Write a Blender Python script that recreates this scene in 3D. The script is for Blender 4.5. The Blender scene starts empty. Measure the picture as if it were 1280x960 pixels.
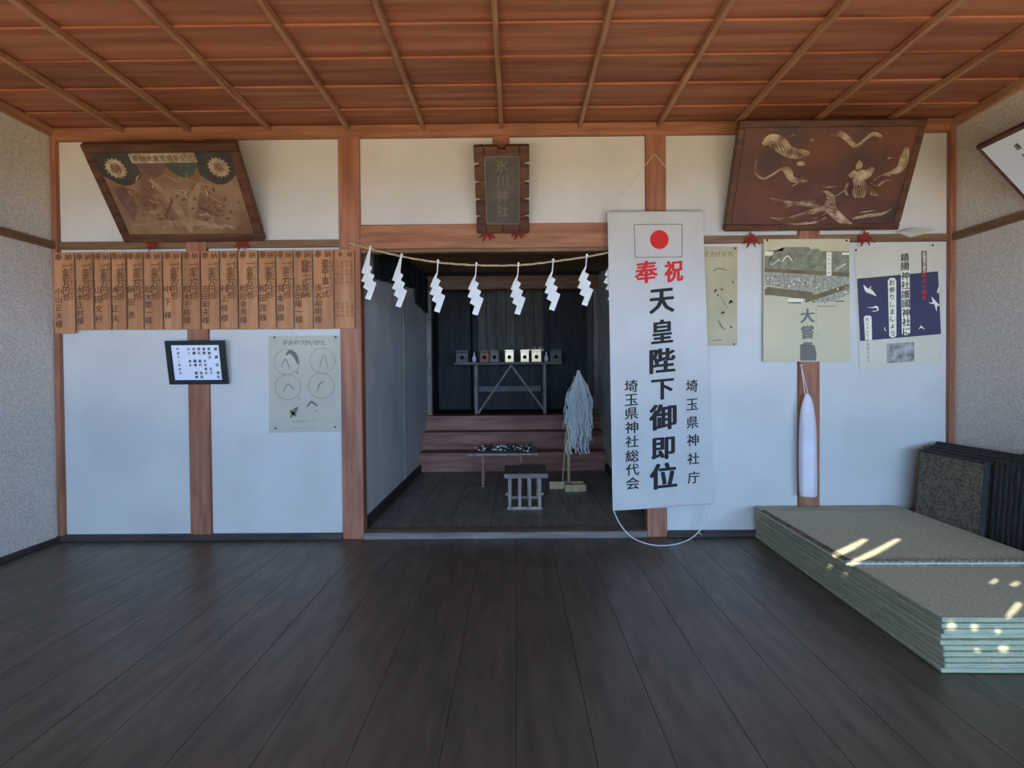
import bpy, bmesh, math, random
from mathutils import Vector, Matrix, Euler
random.seed(7)
C = bpy.context.scene.collection
PI = math.pi

# ------------------------------------------------------------------ camera
F = 820.0
cd = bpy.data.cameras.new('camera'); cam = bpy.data.objects.new('camera', cd); C.objects.link(cam)
cd.sensor_width = 36; cd.lens = F / 1280 * 36; cd.clip_start = .02
CAM = Vector((0, -3.96, 1.0))
ROLL = .0085
R = Matrix.Rotation(math.radians(.349), 3, 'Z') @ Matrix.Rotation(PI/2 - math.atan(15/F), 3, 'X') @ Matrix.Rotation(-ROLL, 3, 'Z')
cam.matrix_world = Matrix.Translation(CAM) @ R.to_4x4()
bpy.context.scene.camera = cam

def W(px, py, Y=0.0):
    """point of the plane y=Y seen at pixel (px, py) of the 1280x960 frame"""
    d = R @ Vector((px - 640, 480 - py, -F))
    t = (Y - CAM.y) / d.y
    p = CAM + d * t
    return p
def WZ(px, py, Z=0.0):
    d = R @ Vector((px - 640, 480 - py, -F))
    return CAM + d * ((Z - CAM.z) / d.z)

# ------------------------------------------------------------------ world, sun, daylight
sc = bpy.context.scene
sc.view_settings.view_transform = 'Standard'; sc.view_settings.look = 'None'
sc.view_settings.gamma = 1; sc.view_settings.use_curve_mapping = False
sc.view_settings.exposure = -0.1
w = bpy.data.worlds.new('sky'); sc.world = w; w.use_nodes = True
wb = w.node_tree.nodes['Background']; wb.inputs[0].default_value = (.62, .75, 1, 1); wb.inputs[1].default_value = .6
SUNDIR = Vector((.36, .93, -.592)).normalized()
sl = bpy.data.lights.new('sun', 'SUN'); sl.energy = 17; sl.angle = math.radians(.32); sl.color = (1, .9, .72)
so = bpy.data.objects.new('sun', sl); C.objects.link(so); so.rotation_euler = SUNDIR.to_track_quat('-Z', 'Y').to_euler()
def area(name, loc, rot, sx, sy, e, col):
    l = bpy.data.lights.new(name, 'AREA'); l.shape = 'RECTANGLE'; l.size = sx; l.size_y = sy; l.energy = e; l.color = col
    o = bpy.data.objects.new(name, l); C.objects.link(o); o.location = loc; o.rotation_euler = rot
    return o
# open sky in front of the hall, seen under the added eave; and the light thrown up by the bright ground outside
area('sky_light', (.7, -7.5, 1.10), (PI/2, 0, 0), 5.2, .74, 720, (.35, .57, 1))
area('ground_bounce', (0, -6.6, -.45), (math.radians(158), 0, 0), 5.6, 2.6, 860, (1, .82, .60))

# ------------------------------------------------------------------ helpers
def lin(c):
    r = []
    for v in c:
        v /= 255
        r.append(v/12.92 if v <= .04045 else ((v+.055)/1.055)**2.4)
    return (*r, 1)
def mat(name, c, rough=.7, c2=None, scale=6, stretch=(1, 1, 1), bump=0, bscale=60, metal=0, spec=.3, rand=0, rvar=0, detail=6, mixlo=.35, mixhi=.65):
    m = bpy.data.materials.new(name); m.use_nodes = True
    nt = m.node_tree; N = nt.nodes; L = nt.links
    b = N['Principled BSDF']; b.inputs['Roughness'].default_value = rough; b.inputs['Metallic'].default_value = metal
    b.inputs['Specular IOR Level'].default_value = spec
    b.inputs['Base Color'].default_value = lin(c)
    tc = N.new('ShaderNodeTexCoord'); mp = N.new('ShaderNodeMapping'); mp.inputs['Scale'].default_value = stretch
    L.new(tc.outputs['Object'], mp.inputs['Vector'])
    vec = mp.outputs['Vector']
    oi = None
    if rand:
        oi = N.new('ShaderNodeObjectInfo'); ad = N.new('ShaderNodeVectorMath'); ad.operation = 'ADD'
        mu = N.new('ShaderNodeMath'); mu.operation = 'MULTIPLY'; mu.inputs[1].default_value = 37
        L.new(oi.outputs['Random'], mu.inputs[0]); L.new(vec, ad.inputs[0]); L.new(mu.outputs[0], ad.inputs[1]); vec = ad.outputs[0]
    if c2:
        n = N.new('ShaderNodeTexNoise'); n.inputs['Scale'].default_value = scale; n.inputs['Detail'].default_value = detail
        r = N.new('ShaderNodeValToRGB'); r.color_ramp.elements[0].position = mixlo; r.color_ramp.elements[1].position = mixhi
        r.color_ramp.elements[0].color = lin(c); r.color_ramp.elements[1].color = lin(c2)
        L.new(vec, n.inputs['Vector']); L.new(n.outputs['Fac'], r.inputs['Fac'])
        col = r.outputs['Color']
        if rand:
            hs = N.new('ShaderNodeHueSaturation'); mr = N.new('ShaderNodeMapRange')
            mr.inputs['To Min'].default_value = 1 - rand; mr.inputs['To Max'].default_value = 1 + rand
            L.new(oi.outputs['Random'], mr.inputs['Value']); L.new(mr.outputs[0], hs.inputs['Value']); L.new(col, hs.inputs['Color']); col = hs.outputs['Color']
        L.new(col, b.inputs['Base Color'])
        if rvar:
            rr = N.new('ShaderNodeMapRange'); rr.inputs['To Min'].default_value = rough - rvar; rr.inputs['To Max'].default_value = rough + rvar
            L.new(n.outputs['Fac'], rr.inputs['Value']); L.new(rr.outputs[0], b.inputs['Roughness'])
    if bump:
        n2 = N.new('ShaderNodeTexNoise'); n2.inputs['Scale'].default_value = bscale; n2.inputs['Detail'].default_value = 4
        bp = N.new('ShaderNodeBump'); bp.inputs['Strength'].default_value = bump; bp.inputs['Distance'].default_value = .01
        L.new(vec, n2.inputs['Vector']); L.new(n2.outputs['Fac'], bp.inputs['Height']); L.new(bp.outputs[0], b.inputs['Normal'])
    return m
M = {}
M['plaster'] = mat('white_plaster', (208, 206, 194), .85, (192, 190, 179), 2.2, bump=.15, bscale=25, mixlo=.3, mixhi=.75)
M['sand'] = mat('sand_plaster', (222, 216, 200), .92, (198, 191, 174), 90, bump=.3, bscale=140, mixlo=.4, mixhi=.6)
M['grey_plaster'] = mat('alcove_plaster', (220, 222, 212), .6, (204, 206, 198), 3, bump=.15, bscale=30)
M['post'] = mat('cedar_post', (166, 112, 82), .6, (134, 86, 62), 5, (6, 6, .6), bump=.15, bscale=12, rand=.06)
M['beam'] = mat('cedar_beam', (166, 114, 80), .6, (134, 88, 60), 5, (.6, 6, 6), bump=.15, bscale=12, rand=.06)
M['rail'] = mat('aged_rail', (134, 104, 72), .6, (104, 76, 50), 5, (.6, .6, 9), bump=.1, bscale=20)
M['ceil'] = mat('ceiling_cedar', (174, 114, 82), .6, (138, 84, 60), 2.4, (.5, 7, 7), bump=.12, bscale=6, rand=.14, spec=.25)
M['batten'] = mat('ceiling_batten', (184, 138, 102), .55, (150, 104, 74), 5, (7, .6, 7), rand=.08)
M['floor'] = mat('dark_floor', (98, 90, 76), .38, (78, 72, 61), 3, (8, 1.2, 8), bump=.08, bscale=20, rand=.07, rvar=.08, spec=.42)
M['sill'] = mat('dark_sill', (74, 66, 60), .6, (52, 46, 42), 5, (.6, 6, 6))
M['afloor'] = mat('alcove_floor_boards', (136, 136, 124), .45, (108, 108, 98), 3, (6, 1, 6), bump=.1, rand=.1)
M['thresh'] = mat('pale_threshold', (128, 122, 112), .6, (98, 92, 84), 5, (.7, 8, 8))
M['step'] = mat('step_wood', (168, 116, 94), .6, (128, 86, 68), 4, (.6, 6, 6), rand=.1)
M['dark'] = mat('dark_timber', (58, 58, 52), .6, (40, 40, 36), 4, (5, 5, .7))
M['dark2'] = mat('altar_door_boards', (112, 108, 92), .7, (88, 84, 72), 4, (7, 7, .6), rand=.12)
M['cloth_dark'] = mat('dark_cloth', (34, 40, 40), .9, (22, 26, 26), 6, (8, 8, 1))
M['table'] = mat('altar_table_wood', (120, 114, 104), .6, (90, 84, 76), 6, (1, 6, 6))
M['greywood'] = mat('weathered_grey_wood', (158, 146, 132), .7, (124, 114, 102), 6, (6, 6, 1))
M['hinoki'] = mat('pale_cypress', (200, 182, 132), .6, (176, 156, 108), 6, (5, 5, 1))
M['sanbo'] = mat('pale_offering_metal', (244, 214, 164), .4, (214, 180, 132), 8, metal=.55)
M['hole'] = mat('hole_shade', (22, 20, 18), .9)
M['paper'] = mat('white_paper', (228, 230, 222), .8, (214, 216, 206), 8)
M['paper'].node_tree.nodes['Principled BSDF'].inputs['Transmission Weight'].default_value = 0
M['banner'] = mat('banner_cloth', (194, 193, 182), .75, (186, 184, 174), 4, bump=.08, bscale=6)
M['red'] = mat('red_print', (204, 42, 34), .7)
M['ink'] = mat('ink_print', (40, 40, 34), .8)
M['inkb'] = mat('ink_brown', (98, 64, 38), .8)
M['inkg'] = mat('faded_ink', (120, 116, 96), .8)
M['inkm'] = mat('grey_ink', (110, 108, 96), .8)
M['plaque'] = mat('plaque_wood', (186, 134, 90), .7, (160, 110, 72), 3, (7, 7, .7), bump=.1, bscale=10, rand=.07)
M['ema'] = mat('frame_wood_dark', (100, 66, 46), .5, (68, 44, 32), 5, (1, 6, 6), bump=.1, bscale=15)
M['ema1'] = mat('faded_painting', (140, 112, 84), .8, (112, 82, 60), 5, detail=10, mixlo=.38, mixhi=.62)
M['ema2'] = mat('lacquer_painting', (110, 66, 48), .5, (66, 52, 50), 3.2, detail=7)
M['pig_blue'] = mat('faded_indigo', (56, 54, 52), .85, (74, 66, 58), 9)
M['pig_green'] = mat('faded_green', (56, 66, 58), .85, (74, 82, 70), 12)
M['pig_plum'] = mat('faded_plum', (92, 66, 60), .85, (112, 84, 72), 12)
M['pig_white'] = mat('worn_white', (178, 164, 138), .85, (132, 112, 88), 26, detail=8)
M['pig_rust'] = mat('rust_red', (122, 76, 56), .85, (108, 70, 50), 14)
M['pig_brown'] = mat('dark_umber', (92, 64, 46), .85, (112, 82, 58), 14)
M['pig_tan'] = mat('light_tan', (158, 132, 100), .85, (134, 106, 76), 14)
M['pearl'] = mat('pearl_relief', (192, 174, 144), .6, (112, 82, 64), 16, detail=8)
M['gaku'] = mat('tablet_grey', (92, 86, 76), .6, (72, 66, 58), 6)
M['gold'] = mat('dull_gold', (112, 104, 88), .6)
M['cord'] = mat('red_cord', (156, 50, 38), .8, (120, 40, 30), 12)
M['black'] = mat('black_frame', (34, 42, 44), .4)
M['glass'] = mat('certificate_paper', (222, 226, 232), .25)
M['poster'] = mat('aged_poster', (188, 184, 162), .75, (174, 170, 148), 3)
M['poster2'] = mat('yellowed_poster', (186, 176, 138), .75, (168, 158, 116), 3)
M['poster3'] = mat('scroll_poster', (200, 190, 152), .75, (184, 180, 146), 2)
M['poster4'] = mat('white_poster', (206, 202, 178), .75, (196, 192, 168), 3)
M['navy'] = mat('navy_print', (54, 62, 88), .7, (66, 62, 80), 4)
M['scene'] = mat('scenery_print', (112, 116, 92), .8, (146, 146, 118), 26, detail=8)
M['roof'] = mat('roof_print', (124, 112, 78), .8, (104, 94, 66), 14)
M['crowd'] = mat('crowd_print', (176, 174, 150), .8, (136, 132, 112), 60)
M['cream'] = mat('cream_print', (226, 224, 196), .8)
M['photo'] = mat('grey_photo_print', (110, 110, 104), .8, (180, 180, 168), 22, detail=5)
M['rope'] = mat('straw_rope', (196, 180, 140), .85, (160, 142, 104), 60)
M['string'] = mat('white_string', (214, 214, 204), .8)
M['bag'] = mat('white_bag', (220, 216, 214), .7, (204, 200, 198), 5)
M['mat_top'] = mat('woven_mat_top', (198, 200, 174), .8, (172, 176, 150), 120, bump=.4, bscale=220, mixlo=.42, mixhi=.58)
M['mat_side'] = mat('mat_edge', (170, 172, 138), .75, (150, 154, 124), 12, (1, 1, 4), rand=.10)
M['braid'] = mat('braided_edge', (150, 146, 126), .8, (110, 106, 90), 40)
M['brownmat'] = mat('brown_woven_mat', (140, 132, 110), .85, (84, 78, 68), 60, (1, 1, 1.5), bump=.5, bscale=120, rand=.06)
M['blackmat'] = mat('black_mat', (34, 38, 36), .6, (60, 62, 58), 30, (3, 3, .4), bump=.4, bscale=60)
M['ground'] = mat('gravel', (150, 140, 122), .9, (128, 118, 100), 12)
M['tack'] = mat('tack', (26, 26, 26), .4)
M['twig'] = mat('dry_twigs', (44, 44, 38), .8)

def box(bm, x0, x1, y0, y1, z0, z1, bev=0):
    vs = [bm.verts.new((x, y, z)) for x in (x0, x1) for y in (y0, y1) for z in (z0, z1)]
    fs = [(0, 1, 3, 2), (4, 6, 7, 5), (0, 4, 5, 1), (2, 3, 7, 6), (0, 2, 6, 4), (1, 5, 7, 3)]
    faces = [bm.faces.new([vs[i] for i in f]) for f in fs]
    if bev:
        es = list({e for f in faces for e in f.edges})
        bmesh.ops.bevel(bm, geom=es, offset=bev, segments=1, affect='EDGES')
def bar(bm, p, q, w, h=None, n=4):
    """straight bar from p to q with w x h section (n=4) or round (n>4)"""
    p = Vector(p); q = Vector(q); h = h or w
    d = (q - p).normalized(); up = Vector((0, 0, 1)) if abs(d.z) < .9 else Vector((0, 1, 0))
    s = d.cross(up).normalized(); u = s.cross(d).normalized()
    rings = []
    for c in (p, q):
        if n == 4: rings.append([bm.verts.new(c + s*a*w/2 + u*b*h/2) for a, b in ((-1, -1), (1, -1), (1, 1), (-1, 1))])
        else: rings.append([bm.verts.new(c + s*math.cos(2*PI*k/n)*w/2 + u*math.sin(2*PI*k/n)*h/2) for k in range(n)])
    a, b = rings
    for k in range(len(a)):
        bm.faces.new((a[k], a[(k+1) % len(a)], b[(k+1) % len(a)], b[k]))
    bm.faces.new(a[::-1]); bm.faces.new(b)
def tube(bm, pts, r, n=8):
    pts = [Vector(p) for p in pts]; prev = None
    for i, p in enumerate(pts):
        d = (pts[min(i+1, len(pts)-1)] - pts[max(i-1, 0)]).normalized()
        up = Vector((0, 1, 0)) if abs(d.y) < .9 else Vector((0, 0, 1))
        s = d.cross(up).normalized(); u = s.cross(d).normalized()
        rr = r[i] if isinstance(r, (list, tuple)) else r
        ring = [bm.verts.new(p + s*math.cos(2*PI*k/n)*rr + u*math.sin(2*PI*k/n)*rr) for k in range(n)]
        if prev:
            for k in range(n): bm.faces.new((prev[k], prev[(k+1) % n], ring[(k+1) % n], ring[k]))
        else: bm.faces.new(ring[::-1])
        prev = ring
    bm.faces.new(prev)
def prism(bm, pts, y0, y1):
    """polygon in x,z extruded in y"""
    a = [bm.verts.new((p[0], y0, p[1])) for p in pts]; b = [bm.verts.new((p[0], y1, p[1])) for p in pts]
    n = len(pts)
    bm.faces.new(a); bm.faces.new(b[::-1])
    for k in range(n): bm.faces.new((a[k], b[k], b[(k+1) % n], a[(k+1) % n]))
def flat(bm, pts, y):
    f = bm.faces.new([bm.verts.new((p[0], y, p[1])) for p in pts]); return f
def smooth(pts, k=4):
    out = []
    P = [pts[0]] + list(pts) + [pts[-1]]
    for i in range(1, len(P)-2):
        for j in range(k):
            t = j/k; a, b, c, d = P[i-1:i+3]
            out.append(tuple(.5*((2*b[m]) + (-a[m]+c[m])*t + (2*a[m]-5*b[m]+4*c[m]-d[m])*t*t + (-a[m]+3*b[m]-3*c[m]+d[m])*t**3) for m in range(len(b))))
    out.append(tuple(pts[-1])); return out
def stroke(bm, pts, y, relief=0):
    """brush stroke: pts are (x, z, width)"""
    S = smooth(pts); prev = None
    for i, p in enumerate(S):
        a = S[max(0, i-1)]; b = S[min(len(S)-1, i+1)]
        dx, dz = b[0]-a[0], b[1]-a[1]; l = math.hypot(dx, dz) or 1e-6
        nx, nz = -dz/l*p[2]/2, dx/l*p[2]/2
        cur = [bm.verts.new((p[0]+nx, y, p[1]+nz))]
        if relief: cur.append(bm.verts.new((p[0], y-relief, p[1])))
        cur.append(bm.verts.new((p[0]-nx, y, p[1]-nz)))
        if prev:
            for k in range(len(cur)-1): bm.faces.new((prev[k], prev[k+1], cur[k+1], cur[k]))
        prev = cur
def disc(bm, x, z, r, y, n=20, ri=0, rz=None):
    rz = rz or r
    a = [bm.verts.new((x+math.cos(2*PI*k/n)*r, y, z+math.sin(2*PI*k/n)*rz)) for k in range(n)]
    if ri:
        b = [bm.verts.new((x+math.cos(2*PI*k/n)*ri, y, z+math.sin(2*PI*k/n)*ri)) for k in range(n)]
        for k in range(n): bm.faces.new((a[k], a[(k+1) % n], b[(k+1) % n], b[k]))
    else: bm.faces.new(a)
def obj(name, bm, m, parent=None, loc=None, smoothed=False, fix=True):
    if fix: bmesh.ops.recalc_face_normals(bm, faces=bm.faces)
    me = bpy.data.meshes.new(name); bm.to_mesh(me); bm.free()
    me.materials.append(M[m] if isinstance(m, str) else m)
    if smoothed:
        for p in me.polygons: p.use_smooth = True
    o = bpy.data.objects.new(name, me); C.objects.link(o)
    if parent: o.parent = parent
    if loc: o.location = loc
    if parent and name in PRINTS: o['kind'] = 'stuff'
    return o
PRINTS = ('lettering', 'red_lettering', 'drawing', 'figures', 'crowd_figures', 'figure_details', 'rosette', 'rosette_ground', 'slogan_ground', 'cloud_print', 'roof_print', 'curtain_print', 'dove_print', 'character', 'paper_scraps',
          'relief_cloud', 'relief_scarf', 'relief_figure', 'relief_smoke', 'relief_bird', 'relief_waves', 'inner_moulding', 'cord', 'hanging_string', 'string', 'loop_cord', 'twisted_strand', 'braided_edge', 'pedestal', 'tray')
def tag(o, label, cat, group=None, kind=None):
    o['label'] = label; o['category'] = cat
    if group: o['group'] = group
    if kind: o['kind'] = kind
    return o
def thing(name, label, cat, loc=(0, 0, 0), rot=(0, 0, 0), group=None):
    o = bpy.data.objects.new(name, None); C.objects.link(o); o.location = loc; o.rotation_euler = rot
    o.empty_display_size = .1
    return tag(o, label, cat, group)
def struct(name, bm, m, parent=None, label=None):
    o = obj(name, bm, m, parent)
    if not parent: o['kind'] = 'structure'
    if label: o['label'] = label
    return o
def dup(root, loc=None, rot=None, label=None, depth=0, parent=None):
    r = root.copy(); C.objects.link(r)
    if parent: r.parent = parent
    if loc is not None: r.location = loc
    if rot is not None: r.rotation_euler = rot
    if label: r['label'] = label
    for ch in list(root.children): dup(ch, parent=r)
    return r
# ---- lettering: glyph outlines of Blender's built-in font, cached as meshes
_g = {}
def glyph(ch, bold):
    k = (ch, bold)
    if k not in _g:
        cu = bpy.data.curves.new('glyph', 'FONT'); cu.body = ch; cu.size = 1; cu.resolution_u = 2; cu.offset = bold; cu.fill_mode = 'FRONT'
        o = bpy.data.objects.new('glyph', cu); C.objects.link(o)
        dg = bpy.context.evaluated_depsgraph_get(); dg.update()
        me = bpy.data.meshes.new_from_object(o.evaluated_get(dg))
        vs = [v.co.copy() for v in me.vertices]; fs = [tuple(p.vertices) for p in me.polygons]
        if vs:
            cx = (min(v.x for v in vs)+max(v.x for v in vs))/2; cy = (min(v.y for v in vs)+max(v.y for v in vs))/2
            vs = [(v.x-cx, v.y-cy, 0) for v in vs]
        _g[k] = (vs, fs)
        bpy.data.objects.remove(o); bpy.data.curves.remove(cu); bpy.data.meshes.remove(me)
    return _g[k]
def fatten(ch, bold):
    k = (ch, 'fat', bold)
    if k not in _g:
        vs, fs = glyph(ch, 0); V_, F_ = [], []
        n = 4 if bold < .03 else 8; r = bold
        for j in range(n):
            a = 2*PI*(j+.5)/n; o_ = len(V_)
            V_ += [(x+math.cos(a)*r*1.25, y+math.sin(a)*r*.6, j) for x, y, _ in vs]; F_ += [tuple(i+o_ for i in f) for f in fs]
        _g[k] = (V_, F_)
    return _g[k]
def put(bm, ch, x, z, size, y, bold=.01, slant=.06, mapf=None, wx=1, rot=0):
    vs, fs = glyph(ch, 0)
    if bold > .005:      # heavier brush: the same outline laid again around itself
        vs, fs = fatten(ch, bold)
    c, s = math.cos(rot), math.sin(rot)
    out = []
    for a, b, ly in vs:
        b = b + slant*a
        a, b = a*wx*size, b*size
        a, b = a*c - b*s, a*s + b*c
        p = (x+a, y - ly*.00012, z+b)
        out.append(bm.verts.new(mapf(p) if mapf else p))
    for f in fs:
        try: bm.faces.new([out[i] for i in f])
        except ValueError: pass
def vtext(bm, s, x, z, size, pitch, y, **k):
    for i, ch in enumerate(s):
        if ch != ' ': put(bm, ch, x, z - i*pitch, size, y, **k)
def htext(bm, s, x, z, size, pitch, y, **k):
    for i, ch in enumerate(s):
        if ch != ' ': put(bm, ch, x + i*pitch, z, size, y, **k)
NB = bmesh.new

# ------------------------------------------------------------------ the hall
XL, XR, ZC = -2.775, 2.62, 2.45
YF = -4.2
AX0, AX1 = -.95, .88          # alcove side walls
OX0, OX1, OZ = -.92, .79, 1.74
# back wall with the alcove opening
bm = NB()
xs_, zs_ = (XL-.1, OX0-.06, OX1+.06, XR+.1), (-.05, OZ+.1, ZC+.2)
gv = {(i, j, k): bm.verts.new((xs_[i], (0, .08)[k], zs_[j])) for i in range(4) for j in range(3) for k in range(2)}
for i in range(3):
    for j in range(2):
        if (i, j) != (1, 0):
            for k in range(2): bm.faces.new([gv[i, j, k], gv[i+1, j, k], gv[i+1, j+1, k], gv[i, j+1, k]])
for a_, c_ in (((1, 0), (1, 1)), ((2, 0), (2, 1)), ((1, 1), (2, 1))): bm.faces.new([gv[a_+(0,)], gv[c_+(0,)], gv[c_+(1,)], gv[a_+(1,)]])
struct('wall_back', bm, 'plaster')
bm = NB(); box(bm, XL-.12, XL, YF-.1, .0, -.05, ZC+.2); struct('wall_left', bm, 'sand')
bm = NB(); box(bm, XR, XR+.12, YF-.1, .0, -.05, ZC+.2); struct('wall_right', bm, 'sand')

# floor boards running towards the back
fl = NB(); box(fl, XL-.1, XR+.1, YF-.1, 0, -.08, -.03); fl = struct('floor', fl, 'dark')
x = XL
while x < XR - .01:
    wd = min(random.uniform(.19, .245), XR - x)
    if XR - x - wd < .08: wd = XR - x
    b = NB(); box(b, x+.0008, x+wd-.0008, YF, 0, -.03, random.uniform(-.0008, 0), bev=.0006)
    obj('floor_board', b, 'floor', fl)
    x += wd
# ceiling: lapped boards across, battens running to the back
ce = NB(); box(ce, XL-.1, XR+.1, YF-.1, .05, ZC+.12, ZC+.18); ce = struct('ceiling', ce, 'dark')
y = 0.05; k = 0
while y > YF:
    wd = .30
    b = NB()
    z0 = ZC + .028      # far edge higher, near edge laps lower
    vs = [(y+.03, z0+.016), (y-wd, z0), (y-wd, z0+.010), (y+.03, z0+.026)]
    a_ = [b.verts.new((XL, p[0], p[1])) for p in vs]; c_ = [b.verts.new((XR, p[0], p[1])) for p in vs]
    b.faces.new(a_); b.faces.new(c_[::-1])
    for q in range(4): b.faces.new((a_[q], c_[q], c_[(q+1) % 4], a_[(q+1) % 4]))
    obj('ceiling_board', b, 'ceil', ce)
    y -= wd; k += 1
for px in (157, 240, 339, 437, 530, 627, 724, 822, 919, 1014, 1104):
    X = W(px, 162).x
    b = NB(); box(b, X-.012, X+.012, YF, -.02, ZC-.004, ZC+.03, bev=.003)
    obj('ceiling_batten', b, 'batten', ce)
X = -2.65

# timber: posts, rails, lintel
tn = [0]
def trim(bm, m, label=None):
    tn[0] += 1
    return struct('trim_%d' % tn[0], bm, m, label=label)
def post(px0, px1, py, z0=0, z1=ZC, y0=-.03):
    b = NB(); box(b, W(px0, py).x, W(px1, py).x, y0, .07, z0, z1, bev=.003); return trim(b, 'post')
b = NB(); box(b, XL, XL+.035, -.035, .02, 0, ZC, bev=.002); trim(b, 'post', 'slim corner post at the left')
b = NB(); box(b, XR-.035, XR, -.035, .02, 0, ZC, bev=.002); trim(b, 'post', 'slim corner post at the right')
post(240, 265.5, 600)
post(428, 454, 500)
post(806, 831, 230)
post(996.5, 1022, 600)
post(616, 637, 175, 1.9, ZC, -.025)
b = NB(); box(b, XL, XR, -.032, .03, ZC-.045, ZC+.03, bev=.003); trim(b, 'beam')                 # ceiling moulding, back
b = NB(); box(b, XL, XL+.025, YF, -.032, ZC-.02, ZC+.03); trim(b, 'batten'); b = NB(); box(b, XR-.025, XR, YF, -.032, ZC-.02, ZC+.03); trim(b, 'batten')
xa, xb = W(428, 500).x, W(454, 500).x; xc, xd = W(806, 230).x, W(831, 230).x
zl0, zl1 = W(250, 311).z, W(250, 302).z
b = NB(); box(b, XL+.035, W(240, 600).x, -.026, .02, zl0, zl1, bev=.002); box(b, W(265.5, 600).x, xa, -.026, .02, zl0, zl1, bev=.002); trim(b, 'rail')
b = NB(); box(b, xd, XR-.035, -.026, .02, zl0, zl1, bev=.002); trim(b, 'rail')
b = NB(); box(b, XL, XL+.026, YF, -.035, zl0, zl1, bev=.002); trim(b, 'rail')
b = NB(); box(b, XR-.026, XR, YF, -.035, zl0, zl1, bev=.002); trim(b, 'rail')
b = NB(); box(b, xb, xc, -.028, .07, W(600, 311).z, W(600, 281).z, bev=.003); trim(b, 'beam', 'broad cedar lintel over the alcove')
b = NB(); box(b, xb, xc, -.006, .05, W(600, 315).z, W(600, 311).z); trim(b, 'rail')
# sills at the foot of the walls
b = NB(); box(b, XL, xa, -.045, .02, 0, .035, bev=.003); struct('baseboard_back_left', b, 'sill')
b = NB(); box(b, xd, XR, -.045, .02, 0, .035, bev=.003); struct('baseboard_back_right', b, 'sill')
b = NB(); box(b, XL, XL+.02, YF, -.045, 0, .03, bev=.002); struct('baseboard_left', b, 'sill')
b = NB(); box(b, XR-.02, XR, YF, -.045, 0, .03, bev=.002); struct('baseboard_right', b, 'sill')

# ---- alcove and stairs to the inner sanctuary
AF = .03
b = NB(); box(b, AX0-.1, AX1+.1, 0, 4.6, -.06, 0); af = struct('floor_alcove', b, 'dark')
x = AX0
while x < AX1 - .01:
    wd = min(.26, AX1-x)
    b = NB(); box(b, x+.001, x+wd-.001, .06, 2.44, 0, AF, bev=.0015); obj('floor_board', b, 'afloor', af); x += wd
b = NB(); box(b, xb, xc, -.05, .06, 0, AF+.012, bev=.004); trim(b, 'thresh', 'pale worn threshold of the alcove')
b = NB(); box(b, AX0-.08, AX0, .07, 1.60, AF, 2.1); box(b, AX0-.08, AX0, 1.625, 3.2, AF, 2.1); struct('wall_alcove_left', b, 'grey_plaster')
b = NB(); box(b, AX1, AX1+.08, .07, 4.6, AF, 2.1); struct('wall_alcove_right', b, 'grey_plaster')
b = NB(); box(b, AX0-.08, AX0+.008, 1.595, 1.612, AF, 2.1); box(b, AX0-.08, AX0+.008, 1.62, 1.632, AF, 2.1); trim(b, 'greywood')
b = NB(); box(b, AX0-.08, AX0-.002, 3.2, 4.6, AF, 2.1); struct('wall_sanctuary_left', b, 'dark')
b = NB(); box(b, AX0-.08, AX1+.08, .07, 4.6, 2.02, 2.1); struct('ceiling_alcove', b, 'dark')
for q in range(9):
    b = NB(); box(b, AX0, AX1, .08+q*.27, .08+q*.27+.262, 1.985, 2.02, bev=.003); obj('ceiling_board', b, 'rail', bpy.data.objects['ceiling_alcove'])
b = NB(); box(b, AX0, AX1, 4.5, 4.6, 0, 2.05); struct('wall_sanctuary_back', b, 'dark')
b = NB(); box(b, AX0, AX0+.02, .07, 2.42, AF, AF+.07); struct('baseboard_alcove_left', b, 'dark')
b = NB(); box(b, AX1-.02, AX1, .07, 2.42, AF, AF+.07); struct('baseboard_alcove_right', b, 'dark')
# dark corner posts where the sanctuary begins
b = NB(); box(b, AX0, AX0+.05, 3.05, 3.15, .5, 2.02, bev=.004); trim(b, 'greywood')
b = NB(); box(b, AX1-.05, AX1, 3.05, 3.15, .5, 2.02, bev=.004); trim(b, 'greywood')
b = NB(); box(b, AX0, AX1, 3.0, 3.1, 1.88, 2.02, bev=.004); trim(b, 'rail')
# stairs
st = bpy.data.objects.new('stairs', None); C.objects.link(st); st['kind'] = 'structure'; st['label'] = 'three broad brown wooden steps up to the sanctuary'
yy, zz = 2.42, AF
for q, (dz, dy) in enumerate(((.186, .25), (.178, .25), (.15, .6))):
    b = NB(); box(b, AX0, AX1, yy+.02, yy+dy+.02, zz, zz+dz-.03)
    s_ = obj('riser', b, 'step', st)
    b = NB(); box(b, AX0, AX1, yy, yy+dy+.02, zz+dz-.03, zz+dz, bev=.004)
    obj('tread', b, 'step', st)
    yy += dy; zz += dz
SZ = zz     # sanctuary floor
b = NB(); box(b, AX0, AX1, 3.3, 4.5, AF, SZ); struct('floor_sanctuary', b, 'dark')

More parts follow.
